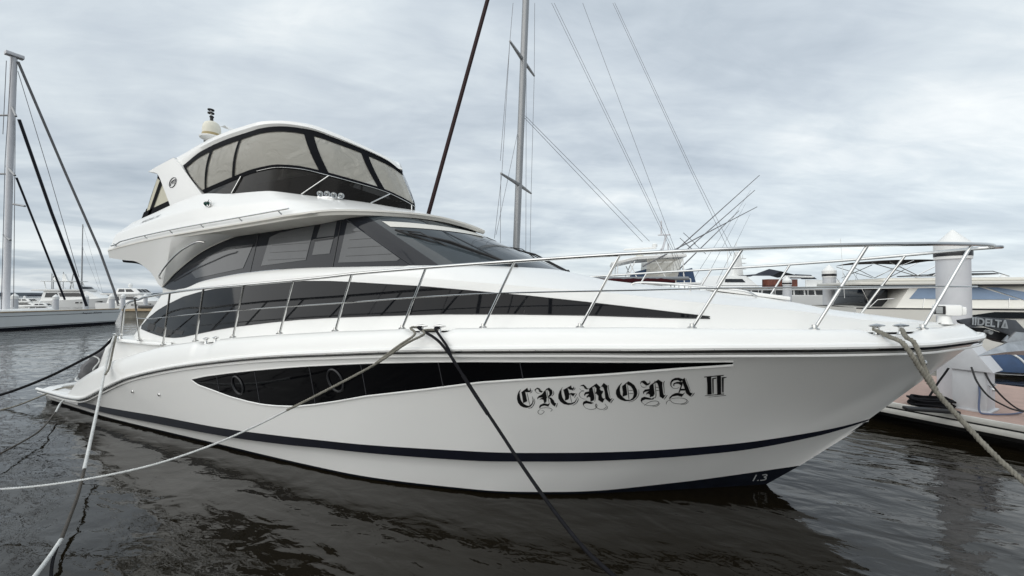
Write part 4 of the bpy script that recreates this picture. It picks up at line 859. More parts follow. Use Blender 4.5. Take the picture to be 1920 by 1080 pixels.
rope([C2+Vector((-.13, .0, .02)), Q(3.673, 3.74, 2.175), Q(3.655, 3.62, 2.148), Q(3.674, 3.56, 2.057), Q(3.741, 3.53, 1.905), Q(3.825, 3.5, 1.736), Q(3.866, 3.42, 1.604), Q(3.903, 3.35, 1.494), Q(3.950, 3.2, 1.304), Q(3.999, 3.1, 1.181), Q(4.015, 3, 1.094), Q(4.183, 2.9, 0.850), Q(4.35, 1.4, .70), Q(4.4, -.4, .84)], .0225, M['grey_rope'], 'rope', ln)
rope([C2+Vector((.10, .02, .02)), Q(3.787, 3.7, 2.179), Q(3.776, 3.62, 2.143), Q(3.773, 3.57, 2.036), Q(3.785, 3.53, 1.895), Q(3.834, 3.49, 1.724)], .021, M['grey_rope'], 'eye_splice', ln)
C3 = Vector((-12.05, -1.95, 1.69))
ln = line('pale mooring line hanging straight down from the stern cleat to the quay', C3)
rope([C3+Vector((.0, -.05, 0)), Q(-8.072, 7.75, 1.525), Q(-8.011, 7.65, 1.348), Q(-7.821, 7.4, 1.060), Q(-7.085, 6.6, 0.632), Q(-6.120, 5.6, 0.386), Q(-5.582, 5.05, 0.303)], .020, M['white_rope'], 'rope', ln, False)
rope([Q(-5.582, 5.05, 0.303), Q(-5.155, 4.6, 0.207), Q(-4.845, 4.25, 0.154), Q(-4.510, 3.88, 0.135)], .0165, M['wet_rope'], 'fouled_length', ln, False)
rope([Q(-4.510, 3.88, 0.135), Q(-4.333, 3.65, 0.145), Q(-4.126, 3.35, 0.147), Q(-3.911, 3, 0.145), Q(-3.8, 1.4, .50), Q(-3.75, -.4, .84)], .019, M['white_rope'], 'rope', ln, False)
rope([Q(-4.521, 3.89, 0.140), Q(-4.352, 3.7, 0.137), Q(-4.205, 3.55, 0.114), Q(-4.037, 3.4, 0.054)], .012, M['black_rope'], 'dark_strand', ln, False)  # thin dark strand beside the lower white length
rope([C3+Vector((.03, -.03, 0)), Q(-8.070, 7.8, 1.497), Q(-7.885, 7.55, 1.155), Q(-7.748, 7.35, 1.050)], .016, M['grey_rope'], 'eye_splice', ln, False)
ln = line('black mooring line leading aft from the stern cleat', C3)
rope([C3+Vector((-.1, 0, 0)), Q(-8.650, 8.1, 1.409), Q(-9.044, 8.05, 1.171), Q(-9.542, 8, 0.902), Q(-10.034, 7.95, 0.681), Q(-10.519, 7.9, 0.507), Q(-11.534, 7.7, 0.197), Q(-12.2, 3.5, .45), Q(-12.5, -.4, .84)], .026, M['black_rope'], 'rope', ln, False)
C4 = Vector((-13.35, -1.75, .50))
ln = line('thin grey mooring line leading aft from the swim platform', C4)
rope([C4, Q(-10.369, 8.9, 0.415), Q(-10.619, 8.8, 0.305), Q(-11.101, 8.7, 0.090), Q(-11.451, 8.6, -0.012), Q(-12.202, 8.3, -0.163), Q(-13.0, 3.5, .45), Q(-13.4, -.4, .84)], .017, M['grey_rope'], 'rope', ln, False)
ln = line('white mooring line from the swim platform with a dark fouled lower half', C4)
rope([Q(-10.234, 9.2, 0.724), Q(-10.173, 9, 0.578), C4+Vector((.05, -.1, .02)), Q(-9.844, 8.5, 0.266), Q(-9.454, 8, 0.137)], .018, M['white_rope'], 'rope', ln, False)
rope([Q(-9.454, 8, 0.137), Q(-8.495, 7, 0.173), Q(-8.220, 6.6, 0.147), Q(-7.723, 5.8, 0.171), Q(-7.212, 5, 0.207), Q(-8.3, 2.0, .45), Q(-9.2, -.4, .84)], .014, M['wet_rope'], 'fouled_length', ln, False)
# bundle stowed on the platform
bn = thing('covered_bundle', 'grey cloth bundle with white cord stowed against the transom', 'bundle', (-13.45, -1.35, .38))
mb = MB(); rows = []
for i in range(13):
    a = i/12; r = []
    for j in range(20):
        th = 2*math.pi*j/20; k = (.30+.10*math.sin(3*th+2*a)+.05*math.sin(7*th+9*a))*math.sin(math.pi*min(.97, max(.08, a)))**.6
        r.append((-.15+.55*a*.6+k*math.cos(th)*.8, -.25+k*math.sin(th)*1.1, .05+a*.85+.03*math.sin(5*th)))
    rows.append(r)
mb.grid(rows, closed=True); mb.build('cover', M['greyc'], bn, smooth=60)
mb = MB(); mb.tube([(.08+.25*math.cos(a), -.52+.05*math.sin(3*a), .62+.20*math.sin(a)) for a in [2*math.pi*i/24 for i in range(24)]], .014, 6, closed=True); mb.build('cord', M['white_rope'], bn)
fl = MB(); fl.tube(smooth_path([(-12.95, -1.55, 1.15), (-12.93, -1.60, 1.30), (-12.80, -1.55, 1.45)], 12), [.07]*1+[.10]*11+[.06]*1 if False else .085, 10)
tag(fl.build('float', M['orange'], None, smooth=60), 'orange float tucked between the grey bundle and the transom', 'float')

# ---------------------------------------------------------------- piles
def pile(X, D, top, dia, label, group, base=-1.5, band=True):
    p = thing('mooring_pile', label, 'piling', Q(X, D, 0), 0, group); r = dia/2; cone = r*1.25
    MB().lathe([(r*1.02, base), (r, top-cone-.12)], n=22).build('post', M['pile'], p)
    MB().lathe([(r*1.10, top-cone-.30*dia/.5), (r*1.12, top-cone), (r*1.12, top-cone+.02), (.02, top)], n=22).build('cap', M['bwhite'], p, smooth=18)
    if band: MB().lathe([(r*1.125, top-cone-.24*dia/.5), (r*1.125, top-cone-.13*dia/.5)], n=22).build('band', M['shade'], p)
    return p
pile(9.18, 8, 3.92, .50, 'thick white piling with pointed cap behind the yacht bow rail', 'white pilings with pointed caps')
pile(15.68, 19, 4.02, .52, 'white piling with pointed cap beside the cream express yacht stern', 'white pilings with pointed caps')
pile(19.82, 27.7, 3.83, .52, 'small white piling in front of the long white trawler', 'white pilings with pointed caps')
pile(27.37, 21.4, 3.7, .52, 'white piling beyond the express yacht windscreen', 'white pilings with pointed caps')
for u, D, t, d, lb in ((-51.71,40,2.62,.5,'white piling right beside the tall white sailing mast'),(-49.81,42,2.5,.46,'white piling in front of the flybridge yacht stern'),(-46.54,42,2.5,.46,'white piling in front of the flybridge yacht windows, behind a navy furled sail'),(-43.69,42,2.55,.48,'broad white piling between the flybridge yacht bow and the sedan yacht'),(-45.50,45,2.55,.40,'slim white piling beside the grey furled headsail foot'),(-44.78,47,2.55,.40,'slim white piling behind the stern hoop of the big yacht rail')):
    pile(u, D, t, d, lb, 'pilings beyond the sailing yacht', band=False)

# ---------------------------------------------------------------- right-hand dock with pedestal
dk = bpy.data.objects.new('dock', None); COL.objects.link(dk); dk.location = Q(8.27, 6.43, 0); tag(dk, 'floating dock of pinkish planks with pale fascia under the yacht bow', 'dock')
dk.rotation_euler = (0, 0, math.atan2(.594, -.805))    # local x runs away along the dock edge, local y towards the water is negative
LN, WD = 15., 4.2; X0 = -4.0
for i in range(28):
    y = .07+i*.15; sgy = -1
    MB().box((X0+LN/2, sgy*y, .435), (LN, .142, .03)).build('plank', M['plank'], dk, smooth=0)
mb = MB(); mb.box((X0+LN/2, .03, .40), (LN, .06, .10)); mb.build('edge_rail', M['dockedge'], dk, bevel=.02)
mb = MB(); mb.box((X0+LN/2, .035, .27), (LN, .05, .10)); mb.build('lower_rail', M['dockedge'], dk, bevel=.02)
mb = MB(); mb.box((X0+LN/2, .0, .335), (LN, .05, .05)); mb.build('recess', M['shade'], dk, smooth=0)
mb = MB(); mb.box((X0+LN/2, -WD/2-.30, .0), (LN-.1, WD-.65, .78)); mb.build('float', M['gasket'], dk, bevel=.03)  # float coloured black to stand for the shade below the fascia
ped = thing('power_pedestal', 'white dockside power pedestal with hooded sockets and plugged cables', 'pedestal', Q(8.61, 7.2, .45), QR+R(28))
MB().box((0, 0, .38), (.50, .42, .76)).build('body', M['pile'], ped, bevel=.012)
mb = MB(); mb.add([(-.30, -.30, .74), (.30, -.30, .74), (.30, .0, 1.25), (-.30, .0, 1.25), (-.30, .26, .74), (.30, .26, .74), (.30, .26, 1.25), (-.30, .26, 1.25)], [(0, 1, 2, 3), (4, 7, 6, 5), (0, 3, 7, 4), (1, 5, 6, 2), (3, 2, 6, 7), (0, 4, 5, 1)])
mb.build('hood', M['pile'], ped, bevel=.012)
MB().box((0, 0, .015), (.58, .5, .03)).build('base_plate', M['pile'], ped, bevel=.006)
for x in (-.13, .12): MB().tube([(x-.06, -.215, .50), (x-.05, -.24, .47), (x+.05, -.24, .47), (x+.06, -.215, .50)], .008, 6).build('hose_hook', M['steel'], ped)
MB().box((.0, -.214, .36), (.18, .008, .16)).build('tap_plate', M['pile'], ped, bevel=.004)
MB().lathe([(.03, 0), (.025, .05), (.02, .06)], (.05, -.215, .40), 12, (0, -1, -.2)).build('tap', M['steel'], ped)
ch = MB().tube(smooth_path([tuple(Q(8.47, 7.0, 1.02)), tuple(Q(8.42, 6.95, .8)), tuple(Q(8.35, 6.9, .5)), tuple(Q(8.39, 6.8, .475)), tuple(Q(8.77, 6.8, .475)), tuple(Q(9.11, 6.9, .475))], 40), .014, 8)
tag(ch.build('water_hose', M['bluehose'], None), 'blue grey hose from the pedestal tap to the dock boards', 'hose')
cb = MB().tube(smooth_path([Q(8.280, 6.95, 1.270), Q(8.256, 6.85, 1.032), Q(8.332, 6.75, 0.802), Q(8.575, 6.72, 0.643), Q(8.808, 6.72, 0.559), Q(9.268, 6.75, 0.494)], 40), .014, 8); tag(cb.build('power_cable', M['gasket'], None), 'black shore power cable hanging over the pedestal tap plate to the dock', 'cable', 'shore power cables')
cb = MB().tube(smooth_path([Q(8.483, 6.95, 1.270), Q(8.484, 6.85, 1.032), Q(8.604, 6.78, 0.795), Q(8.787, 6.74, 0.609), Q(8.974, 6.74, 0.534), Q(9.282, 6.76, 0.472)], 40), .014, 8); tag(cb.build('power_cable', M['gasket'], None), 'black shore power cable hanging beside the pedestal edge, clear of the tap', 'cable', 'shore power cables')
# coiled black line and dock cleat by the edge
co = thing('rope_coil', 'heap of coiled black dock line beside the pedestal', 'rope', Q(7.97, 7.35, .45))
for i in range(7):
    r0 = .22+.05*random.random(); mb = MB(); mb.tube([(r0*1.2*math.cos(t)+random.uniform(-.02, .02), r0*math.sin(t)*.8, .025+i*.022+.015*math.sin(3*t+i)) for t in [2*math.pi*k/26 for k in range(26)]], .019, 6, closed=True); mb.build('turn', M['black_rope'], co)
co2 = thing('dock_fender_strip', 'flat black rubber pad lying on the dock edge', 'pad', Q(7.59, 7.0, .45), QR-R(18))
MB().box((0, 0, .035), (.75, .16, .06)).build('pad', M['gasket'], co2, bevel=.02)
l2 = MB().tube(smooth_path([Q(7.789, 7.2, 0.683), Q(8.069, 7.3, 0.919), Q(8.375, 7.4, 1.163), Q(8.854, 7.6, 1.546), Q(9.250, 7.8, 1.843)], 20), .016, 6); tag(l2.build('dock_line', M['black_rope'], None), 'taut black line rising from the coil on the dock', 'rope')
# covered things on the far side of the dock
sk = thing('covered_skiff', 'small skiff under a blue and grey cover beyond the dock', 'boat', Q(16.56, 12.5, 0), QR)
rows = [[(-1.6+3.6*i/16, .75*math.sin(math.pi*min(1, max(0.02, i/16)))**.4*math.cos(t), .15+.62*math.sin(t)*math.sin(math.pi*min(.98, max(.05, i/16)))**.3) for t in [math.pi*k/12 for k in range(13)]] for i in range(17)]
MB().grid(rows).build('cover', M['bluecanvas'], sk, smooth=60)
MB().grid([[(x, y*1.03, z*.5) for x, y, z in (r[0], r[12])] for r in rows]).build('hull', M['bwhite'], sk)
for i in (4, 8, 12): MB().tube([(p[0], p[1]*1.02, p[2]*1.02+.01) for p in rows[i]], .03, 6).build('strap', M['white_rope'], sk)

# ---------------------------------------------------------------- anchor at the right edge, on a neighbour's bow roller
ab = thing('anchor', 'grey plough anchor lettered DELTA hanging from a bow roller', 'anchor')
sh = [Q(6.153, 5.3, 2.232), Q(6.439, 5.3, 2.277), Q(6.704, 5.3, 2.255), Q(6.939, 5.3, 2.232), Q(7.057, 5.3, 2.107), Q(7.116, 5.3, 1.938), Q(6.910, 5.3, 2.005), Q(6.675, 5.3, 2.093), Q(6.513, 5.3, 2.144), Q(6.307, 5.3, 2.137), Q(6.167, 5.3, 2.196)]
fwd = Vector((-.39073, .9205, 0))
MB().prism(sh, fwd*.035).build('shank', M['anchorp'], ab, bevel=.004)
tx = Matrix.Translation(Q(6.560, 5.285, 2.190)) @ Matrix.Rotation(QR, 4, 'Z') @ Matrix.Rotation(R(90), 4, 'X') @ Matrix.Rotation(R(-6), 4, 'Z')
text_mesh('IIDELT\u0394', .145, 'anchor_lettering', M['galv'], ab, tx, width=.50, extrude=.003, bold=.004)
mb = MB(); mb.add([Q(6.019, 5, 1.782), Q(6.614, 5.15, 1.936), Q(7.351, 5.3, 1.997), Q(7.282, 5.25, 1.843), Q(6.472, 5.05, 1.830), Q(7.000, 5.45, 1.912), Q(7.767, 5.6, 1.979), Q(6.792, 5.3, 1.762), Q(7.628, 5.5, 1.700)], [(0, 1, 2, 3, 4), (0, 4, 7), (4, 3, 8, 7), (0, 5, 1), (1, 5, 6, 2), (0, 7, 5), (5, 7, 8, 6)])
mb.build('fluke', M['galv'], ab, smooth=0)
MB().prism([Q(6.774, 5.28, 1.941), Q(6.920, 5.28, 2.073), Q(7.140, 5.28, 2.051), Q(7.140, 5.28, 1.868), Q(6.847, 5.28, 1.882)], fwd*.06).build('crown', M['galv'], ab, bevel=.006)
br_ = thing('bow_roller', 'dark bow roller channel carrying the lettered anchor', 'roller')
MB().prism([Q(6.480, 5.42, 2.119), Q(6.660, 5.42, 2.119), Q(6.826, 5.42, 2.066), Q(7.329, 5.42, 1.901), Q(7.95, 4.8, 1.76), Q(7.95, 4.8, 1.60), Q(6.916, 5.42, 1.916), Q(6.653, 5.42, 2.006)], fwd*.12).build('channel', M['gasket'], br_, bevel=.006)
MB().lathe([(.035, -.04), (.025, 0), (.035, .04)], Q(6.666, 5.4, 2.061), 14, tuple(fwd)).build('roller', M['lensg'], br_)
nb = thing('neighbour_boat', 'dark hulled boat whose bow roller juts in beside the dock', 'boat', Q(8.6, 5.7, 0), QR+R(168))

# ---------------------------------------------------------------- boats
def boat_hull(root, L, B, zb, zs, m_, stripe=None, n=30, flare=.25, trans=.85, over=.10):
    """stern at x=0, bow at x=L"""
    def half(u): return B/2*(trans+(1-trans)*min(1, u/.35))*(1-max(0, (u-.35)/.65)**2.4)
    def sheer(u): return zs+(zb-zs)*u**1.6
    rows = []
    for s in (0, .12, .5, .85, 1.):
        r = []
        for i in range(n+1):
            u = 1-(1-i/n)**1.4; x = u*L*(1-over*(1-s)); b = half(u)*(1-flare*(1-s)*(.35+.65*u)); z = lerp(-.4, sheer(u), s); r.append((x, -b, z))
        rows.append(r)
    mb = MB(); mb.grid(rows, mirror=True); mb.grid([rows[-1], [(p[0], 0, p[2]+.05) for p in rows[-1]]], mirror=True)
    mb.add([r[0] for r in rows]+[(r[0][0], -r[0][1], r[0][2]) for r in rows], [(i, i+1, 6+i, 5+i) for i in range(4)])
    h = mb.build('hull', m_, root, smooth=40)
    if stripe:
        for z0, z1, mm, nm in stripe:
            q0 = []; q1 = []
            for i in range(n+1):
                u = 1-(1-i/n)**1.4
                for q_, z in ((q0, z0), (q1, z1)):
                    z = z(u) if callable(z) else z
                    s = (z+.4)/(sheer(u)+.4); x = u*L*(1-over*(1-s)); q_.append((x, -half(u)*(1-flare*(1-s)*(.35+.65*u))-.012, z))
            MB().grid([q0, q1], mirror=True).build(nm, mm, h)
    return half, sheer, h
def house(root, x0, x1, b0, b1, z0, z1, ra, rf, m_, name='cabin', wins=(), win_m=None, roof=None, camber=.05, front=None):
    """tapered deckhouse; ra / rf: how far the after and forward ends lean in; wins: (u0,u1,s0,s1) on the sides"""
    A = [(x0, b0, z0), (x1, b0*.86, z0), (x1-rf, b1*.86, z1), (x0+ra, b1, z1)]
    mb = MB(); P = [(x, -b, z) for x, b, z in A]; S = [(x, b, z) for x, b, z in A]
    mb.add(P+S, [(0, 1, 2, 3), (4, 7, 6, 5), (0, 3, 7, 4), (1, 5, 6, 2)])
    mb.add([P[3], P[2], S[2], S[3], (lerp(P[3][0], P[2][0], .02), 0, z1+camber), (lerp(P[3][0], P[2][0], .98), 0, z1+camber)], [(0, 1, 5, 4), (4, 5, 2, 3), (0, 4, 3), (1, 2, 5)])
    h = mb.build(name, m_, root, bevel=.03, smooth=35)
    def side(u, s, sg, out=.012):
        a = [lerp(P[0][k], P[1][k], u) for k in range(3)]; b = [lerp(P[3][k], P[2][k], u) for k in range(3)]; p = [lerp(a[k], b[k], s) for k in range(3)]; p[1] -= out; p[1] *= sg; return p
    for w in wins:
        u0, u1, s0, s1 = w[:4]; sk_ = w[4] if len(w) > 4 else 0
        for sg in (1, -1):
            MB().add([side(u0, s0, sg), side(u1, s0, sg), side(u1-sk_, s1, sg), side(u0+(0 if sk_ >= 0 else -sk_), s1, sg)], [(0, 1, 2, 3)]).build('window', win_m or M['bwin'], h, smooth=0)
    for w in (front or ()):
        v0, v1, s0, s1 = w
        def fr(v, s): a = [lerp(P[1][k], S[1][k], v) for k in range(3)]; b = [lerp(P[2][k], S[2][k], v) for k in range(3)]; p = [lerp(a[k], b[k], s) for k in range(3)]; p[0] += .02; p[2] += .01; return p
        MB().add([fr(v0, s0), fr(v1, s0), fr(v1, s1), fr(v0, s1)], [(0, 1, 2, 3)]).build('window', win_m or M['bwin'], h, smooth=0)
    return h
def slab(root, x0, x1, b, z, t, m_, name, nose=.3):
    poly = [(x0, -b*.9), (x0+.1, -b), (x1-nose*2, -b), (x1-nose*.6, -b*.8), (x1, -b*.35), (x1, b*.35), (x1-nose*.6, b*.8), (x1-nose*2, b), (x0+.1, b), (x0, b*.9)]
    return MB().prism([(x, y, z) for x, y in poly], (0, 0, t)).build(name, m_, root, bevel=.03)
def bars(root, segs, r, m_, name):
    for s in segs: MB().tube(s, r, 6).build(name, m_, root)

# the neighbour whose bow carries the anchor lies just outside the frame
boat_hull(nb, 5.6, 1.8, 1.72, 1.0, M['navy'])
nb.location = Q(10.45, .08, 0); nb.rotation_euler = (0, 0, QR+math.atan2(.861, -.509))

# cream express yacht
ex = thing('express_yacht', 'cream express yacht with blue window covers and brown bimini', 'yacht', Q(14.3, 17.2, 0), QR-R(15))
half, sheer, h = boat_hull(ex, 15.5, 4.2, 2.25, 2.02, M['bcream'], [(1.98, 2.03, M['shade'], 'rub_line'), (0, .12, M['navy'], 'boot_stripe')])
for x0, x1, z0, z1 in ((3.2, 9.5, 1.68, 1.92),):
    MB().add([(x0, -2.06, z1-.18), (x0+1.0, -2.08, z0), (x1, -2.06, z0+.06), (x1, -2.09, z1), (x0+.9, -2.10, z1)], [(0, 1, 2, 3, 4)]).build('hull_window', M['bwin'], h, smooth=0)
for xp in (5.15, 7.2): MB().tube([(xp+.17*math.cos(a), -2.11, 1.80+.085*math.sin(a)) for a in [2*math.pi*i/20 for i in range(20)]], .015, 5, closed=True).build('porthole', M['steel'], h)
house(ex, 1.3, 11.5, 1.75, 1.45, 2.0, 2.92, .7, 4.9, M['bcream'], 'cabin', [(.03, .24, .42, .92, -.03), (.25, .46, .40, .92, .02), (.47, .66, .36, .90, .12)], M['bluewin'], front=[(.05, .48, .15, .9), (.52, .95, .15, .9)])
slab(ex, .1, 6.9, 1.72, 2.94, .13, M['bcream'], 'roof', .7)
slab(ex, .3, 6.6, 1.66, 2.89, .05, M['shade'], 'roof_shadow_line', .7)  # dark slab painting in the shadow line under the roof overhang
MB().tube([(2.2, -1.35, 3.24), (2.9, -1.4, 3.42), (4.6, -1.35, 3.45), (5.2, -1.2, 3.26)], .02, 6).build('roof_rail', M['steel'], ex)
MB().box((3.6, 0, 3.15), (4.9, 2.7, .15)).build('sunroof', M['bcream'], ex, bevel=.1)
slab(ex, 3.0, 5.2, 1.2, 3.34, .05, M['bwin'], 'roof_hatch', .2)
MB().box((1.15, .3, 2.45), (.8, 2.4, .80)).build('cockpit_shadow_box', M['bwin'], ex, bevel=.03)  # dark box standing in for the shade inside the open cockpit
bm = thing('bimini', None, None); bm.parent = ex
MB().grid([[(x, y, 3.92+.10*math.cos(x*.9-1.9)-.06*(y/1.3)**2) for x in [.75+.27*i for i in range(11)]] for y in (-1.3, -.65, 0, .65, 1.3)]).build('canopy', M['brownc'], bm)
for y in (-1.3, 1.3): bars(bm, [[(.8, y, 3.85), (2.2, y, 3.32)], [(1.4, y, 3.88), (2.3, y, 3.32)], [(2.2, y, 3.92), (1.0, y, 3.32)], [(3.3, y, 3.92), (2.3, y, 3.32)], [(3.9, y, 3.98), (2.8, y, 3.30)], [(3.3, y, 3.96), (3.95, y, 4.0)]], .016, M['steel'], 'frame')
bars(ex, [[(.2, -1.7, 2.9), (.5, -1.75, 2.1)], [(.5, -1.7, 2.05), (.75, -1.72, 2.35), (1.3, -1.72, 2.4)], [(4.6, -1.95, 2.05), (4.62, -1.95, 2.42)], [(2.0, -2.05, 2.05), (2.05, -2.05, 2.40)]], .015, M['steel'], 'handrail')
bars(ex, [[(-.1, -1.2, 2.4), (-.22, -1.2, 4.9)]], .008, M['bwhite'], 'whip_aerial')

# long white trawler
tw = thing('trawler_yacht', 'long white trawler yacht with navy awnings and brown deck lockers', 'yacht', Q(17.16, 33, 0), QR+R(4))
half, sheer, h = boat_hull(tw, 19, 5.0, 2.5, 2.35, M['bwhite'], [(1.45, 1.50, M['shade'], 'rub_line')], trans=.95)
house(tw, .8, 10.6, 2.2, 2.15, 2.3, 2.98, .2, .2, M['bwhite'], 'saloon', [(.02+i*.098, .02+i*.098+.082, .25, .82) for i in range(10)])
slab(tw, -.5, 11.4, 2.45, 3.0, .12, M['bwhite'], 'boat_deck', .3)
MB().box((2.0, -2.47, 3.22), (6.0, .02, .04)).build('deck_edge_line', M['shade'], tw)
house(tw, -.4, 3.2, 1.7, 1.5, 3.12, 4.05, .5, 1.0, M['bwhite'], 'wheelhouse', [(.10, .74, .42, .72, .03)])
for i in range(2): MB().box((4.25+i*1.35, -1.5, 3.45), (1.2, .7, .62)).build('deck_locker', M['brown'], tw, bevel=.02)
MB().tube([(4.9, -2.0, 3.1), (4.9, -2.0, 3.85), (5.0, -2.0, 3.98), (7.4, -2.0, 3.95)], .08, 8).build('davit', M['bwhite'], tw)
MB().box((8.6, -1.6, 3.42), (3.0, .06, .6)).build('screen_wall', M['bwhite'], tw)
aw = [[(2.2, -1.4, 4.05), (4.3, -1.5, 4.05), (5.1, -1.4, 4.45), (6.9, -1.5, 4.0)], [(2.2, -.2, 4.12), (4.3, -.2, 4.3), (5.1, -.1, 4.72), (6.9, -.2, 4.12)], [(2.2, 1.2, 4.05), (4.3, 1.2, 4.1), (5.1, 1.2, 4.45), (6.9, 1.2, 4.0)]]
MB().grid(aw).build('awning', M['navycanvas'], tw, smooth=0)
MB().grid([[(7.3, -1.2, 3.85), (7.9, -1.25, 4.15), (8.5, -1.2, 3.8)], [(7.3, .4, 3.9), (7.9, .4, 4.3), (8.5, .4, 3.85)]]).build('awning', M['navycanvas'], tw, smooth=0)
mt = thing('mast', None, None); mt.parent = tw
MB().prism([(1.7, -.25, 4.0), (2.7, -.25, 4.0), (2.5, -.2, 5.9), (2.2, -.2, 6.2)], (0, .5, 0)).build('mast_post', M['bwhite'], mt, bevel=.04)
for z in (4.7, 5.2, 5.6): MB().box((2.5, 0, z), (1.0, .3, .06)).build('platform', M['bwhite'], mt)
MB().lathe([(.02, -.12), (.13, -.08), (.15, 0), (.12, .09), (.02, .14)], (2.35, 0, 6.5), 14).build('dome', M['bwhite'], mt)
bars(mt, [[(2.2, 0, 6.1), (2.2, 0, 7.0)], [(2.85, .1, 5.6), (2.85, .1, 5.95)], [(1.5, .1, 4.7), (1.5, .1, 6.6)]], .03, M['bwhite'], 'aerial')
bars(tw, [[(8.0+.9*i, -2.2, 3.12), (8.4+.9*i, -2.2, 4.3)] for i in range(4)]+[[(8.9+.9*i, -2.2, 3.12), (8.0+.9*i, -2.2, 4.3)] for i in range(4)], .02, M['steel'], 'awning_frame')
bars(tw, [[(1+1.4*i, -2.4, 2.35), (1+1.4*i, -2.4, 2.95)] for i in range(8)], .025, M['bwhite'], 'deck_stanchion')

# sport fishing boat
sf = thing('fishing_boat', 'white sport fishing boat with tower, radar and raked outriggers', 'fishing boat', Q(10.98, 24, 0), QR+R(168))
half, sheer, h = boat_hull(sf, 15, 4.8, 2.3, 1.3, M['bwhite'])
house(sf, 2.2, 9.5, 1.9, 1.6, 1.4, 3.1, .2, 2.2, M['bwhite'], 'deckhouse', [(.12, .45, .4, .8), (.48, .8, .4, .8, .08)])
slab(sf, -.4, 6.9, 1.75, 3.12, .12, M['bwhite'], 'bridge_deck', .4)
MB().prism([(1.7, -1.65, 3.26), (3.7, -1.65, 3.26), (3.2, -1.65, 3.95), (2.4, -1.65, 4.15)], (0, 2.4, 0)).build('seat_cover', M['bluecanvas'], sf, bevel=.06)
MB().prism([(-.3, -1.65, 3.26), (1.0, -1.65, 3.26), (.85, -1.65, 3.9), (-.1, -1.65, 4.15)], (0, 2.4, 0)).build('seat_cover', M['bluecanvas'], sf, bevel=.06)
MB().prism([(.4, -1.5, 4.75), (3.2, -1.6, 4.65), (4.6, -1.5, 4.35), (4.7, -1.5, 4.50), (3.2, -1.6, 4.85), (.4, -1.5, 4.95)], (0, 3.1, 0)).build('hardtop', M['bwhite'], sf, bevel=.05)
for y in (-1.45, 1.45):
    MB().add([(1.0, y, 3.15), (2.7, y, 3.15), (2.6, y, 4.65), (.6, y, 4.65)], [(0, 1, 2, 3)]).build('curtain', M['vinyl'], sf, smooth=0)
    bars(sf, [[(.5, y, 2.9), (.6, y, 4.75)], [(4.4, y, 2.9), (4.3, y, 4.4)], [(2.9, y, 2.9), (3.6, y, 4.45)], [(1.2, y, 2.9), (2.2, y, 4.75)], [(4.0, y, 2.9), (3.3, y, 4.55)], [(4.8, y, 2.9), (4.6, y, 4.4)]], .03, M['bwhite'], 'tower_leg')
    bars(sf, [[(.2, y*1.1, 3.45), (4.6, y*1.1, 3.45)], [(.2, y*1.1, 3.45), (.2, y*1.1, 2.9)]], .025, M['bwhite'], 'bridge_rail')
rdr = thing('radar', None, None); rdr.parent = sf
MB().lathe([(.22, 4.95), (.22, 5.15), (.1, 5.3)], (2.9, .3, 0), 14).build('radar_base', M['dome'], rdr)
MB().box((2.9, .3, 5.42), (2.0, .12, .12), Matrix.Rotation(R(-20), 3, 'Z')).build('scanner', M['bwhite'], rdr, bevel=.03)
tw2 = thing('tower_mast', None, None); tw2.parent = sf
bars(tw2, [[(1.6, -.15, 4.9), (1.25, -.12, 6.3)], [(1.6, .15, 4.9), (1.25, .12, 6.3)], [(2.0, 0, 4.9), (1.4, 0, 5.6)], [(1.0, 0, 6.3), (1.75, 0, 6.3)], [(1.55, 0, 6.3), (1.55, 0, 7.2)], [(1.15, 0, 5.2), (1.15, 0, 5.75)]], .045, M['mastw'], 'strut')
MB().lathe([(.16, 0), (.16, .16), (.1, .22)], (1.95, 0, 5.55), 12).build('dome', M['bwhite'], tw2)
OR = [(8.21, 23.5, 3.6, 15.19, 23.5, 9.85), (8.77, 24.5, 3.3, 15.53, 24.5, 9.2), (7.75, 22.8, 4.2, 14.58, 22.8, 7.75), (10.89, 25.5, 4.0, 15.10, 25.5, 8.1)]
inv = (Matrix.Translation(sf.location) @ Matrix.Rotation(sf.rotation_euler.z, 4, 'Z')).inverted()
for a, b, c_, d, e, f in OR:
    MB().tube([inv @ Q(a, b, c_), inv @ Q(d, e, f)], [.045, .02], 6).build('outrigger', M['wire'], sf)
for k, (a, b, c_, d, e, f) in enumerate(OR):
    p = (inv @ Q(a, b, c_)).lerp(inv @ Q(d, e, f), .38); MB().tube([p+Vector((.35, 0, .35)), p-Vector((.35, 0, .35))], .018, 5).build('spreader', M['wire'], sf)
RODS = [(13.05, 26, 4.8, 16.19, 26, 9.6), (13.89, 26.5, 4.9, 16.14, 26.5, 8.8), (15.05, 27, 5.3, 16.78, 27, 8.2)]
for a, b, c_, d, e, f in RODS:
    P0 = Q(a, b, c_-2.0)-(Q(d, b, 0)-Q(a, b, 0))*.4; rd_ = MB().tube([Vector((0, 0, 0)), Q(d, e, f)-P0], [.014, .006], 5).build('fishing_rod', M['wire'], None); rd_.location = P0
    tag(rd_, 'thin fishing rod raked up above the white trawler wheelhouse', 'fishing rod', 'raked fishing rods')

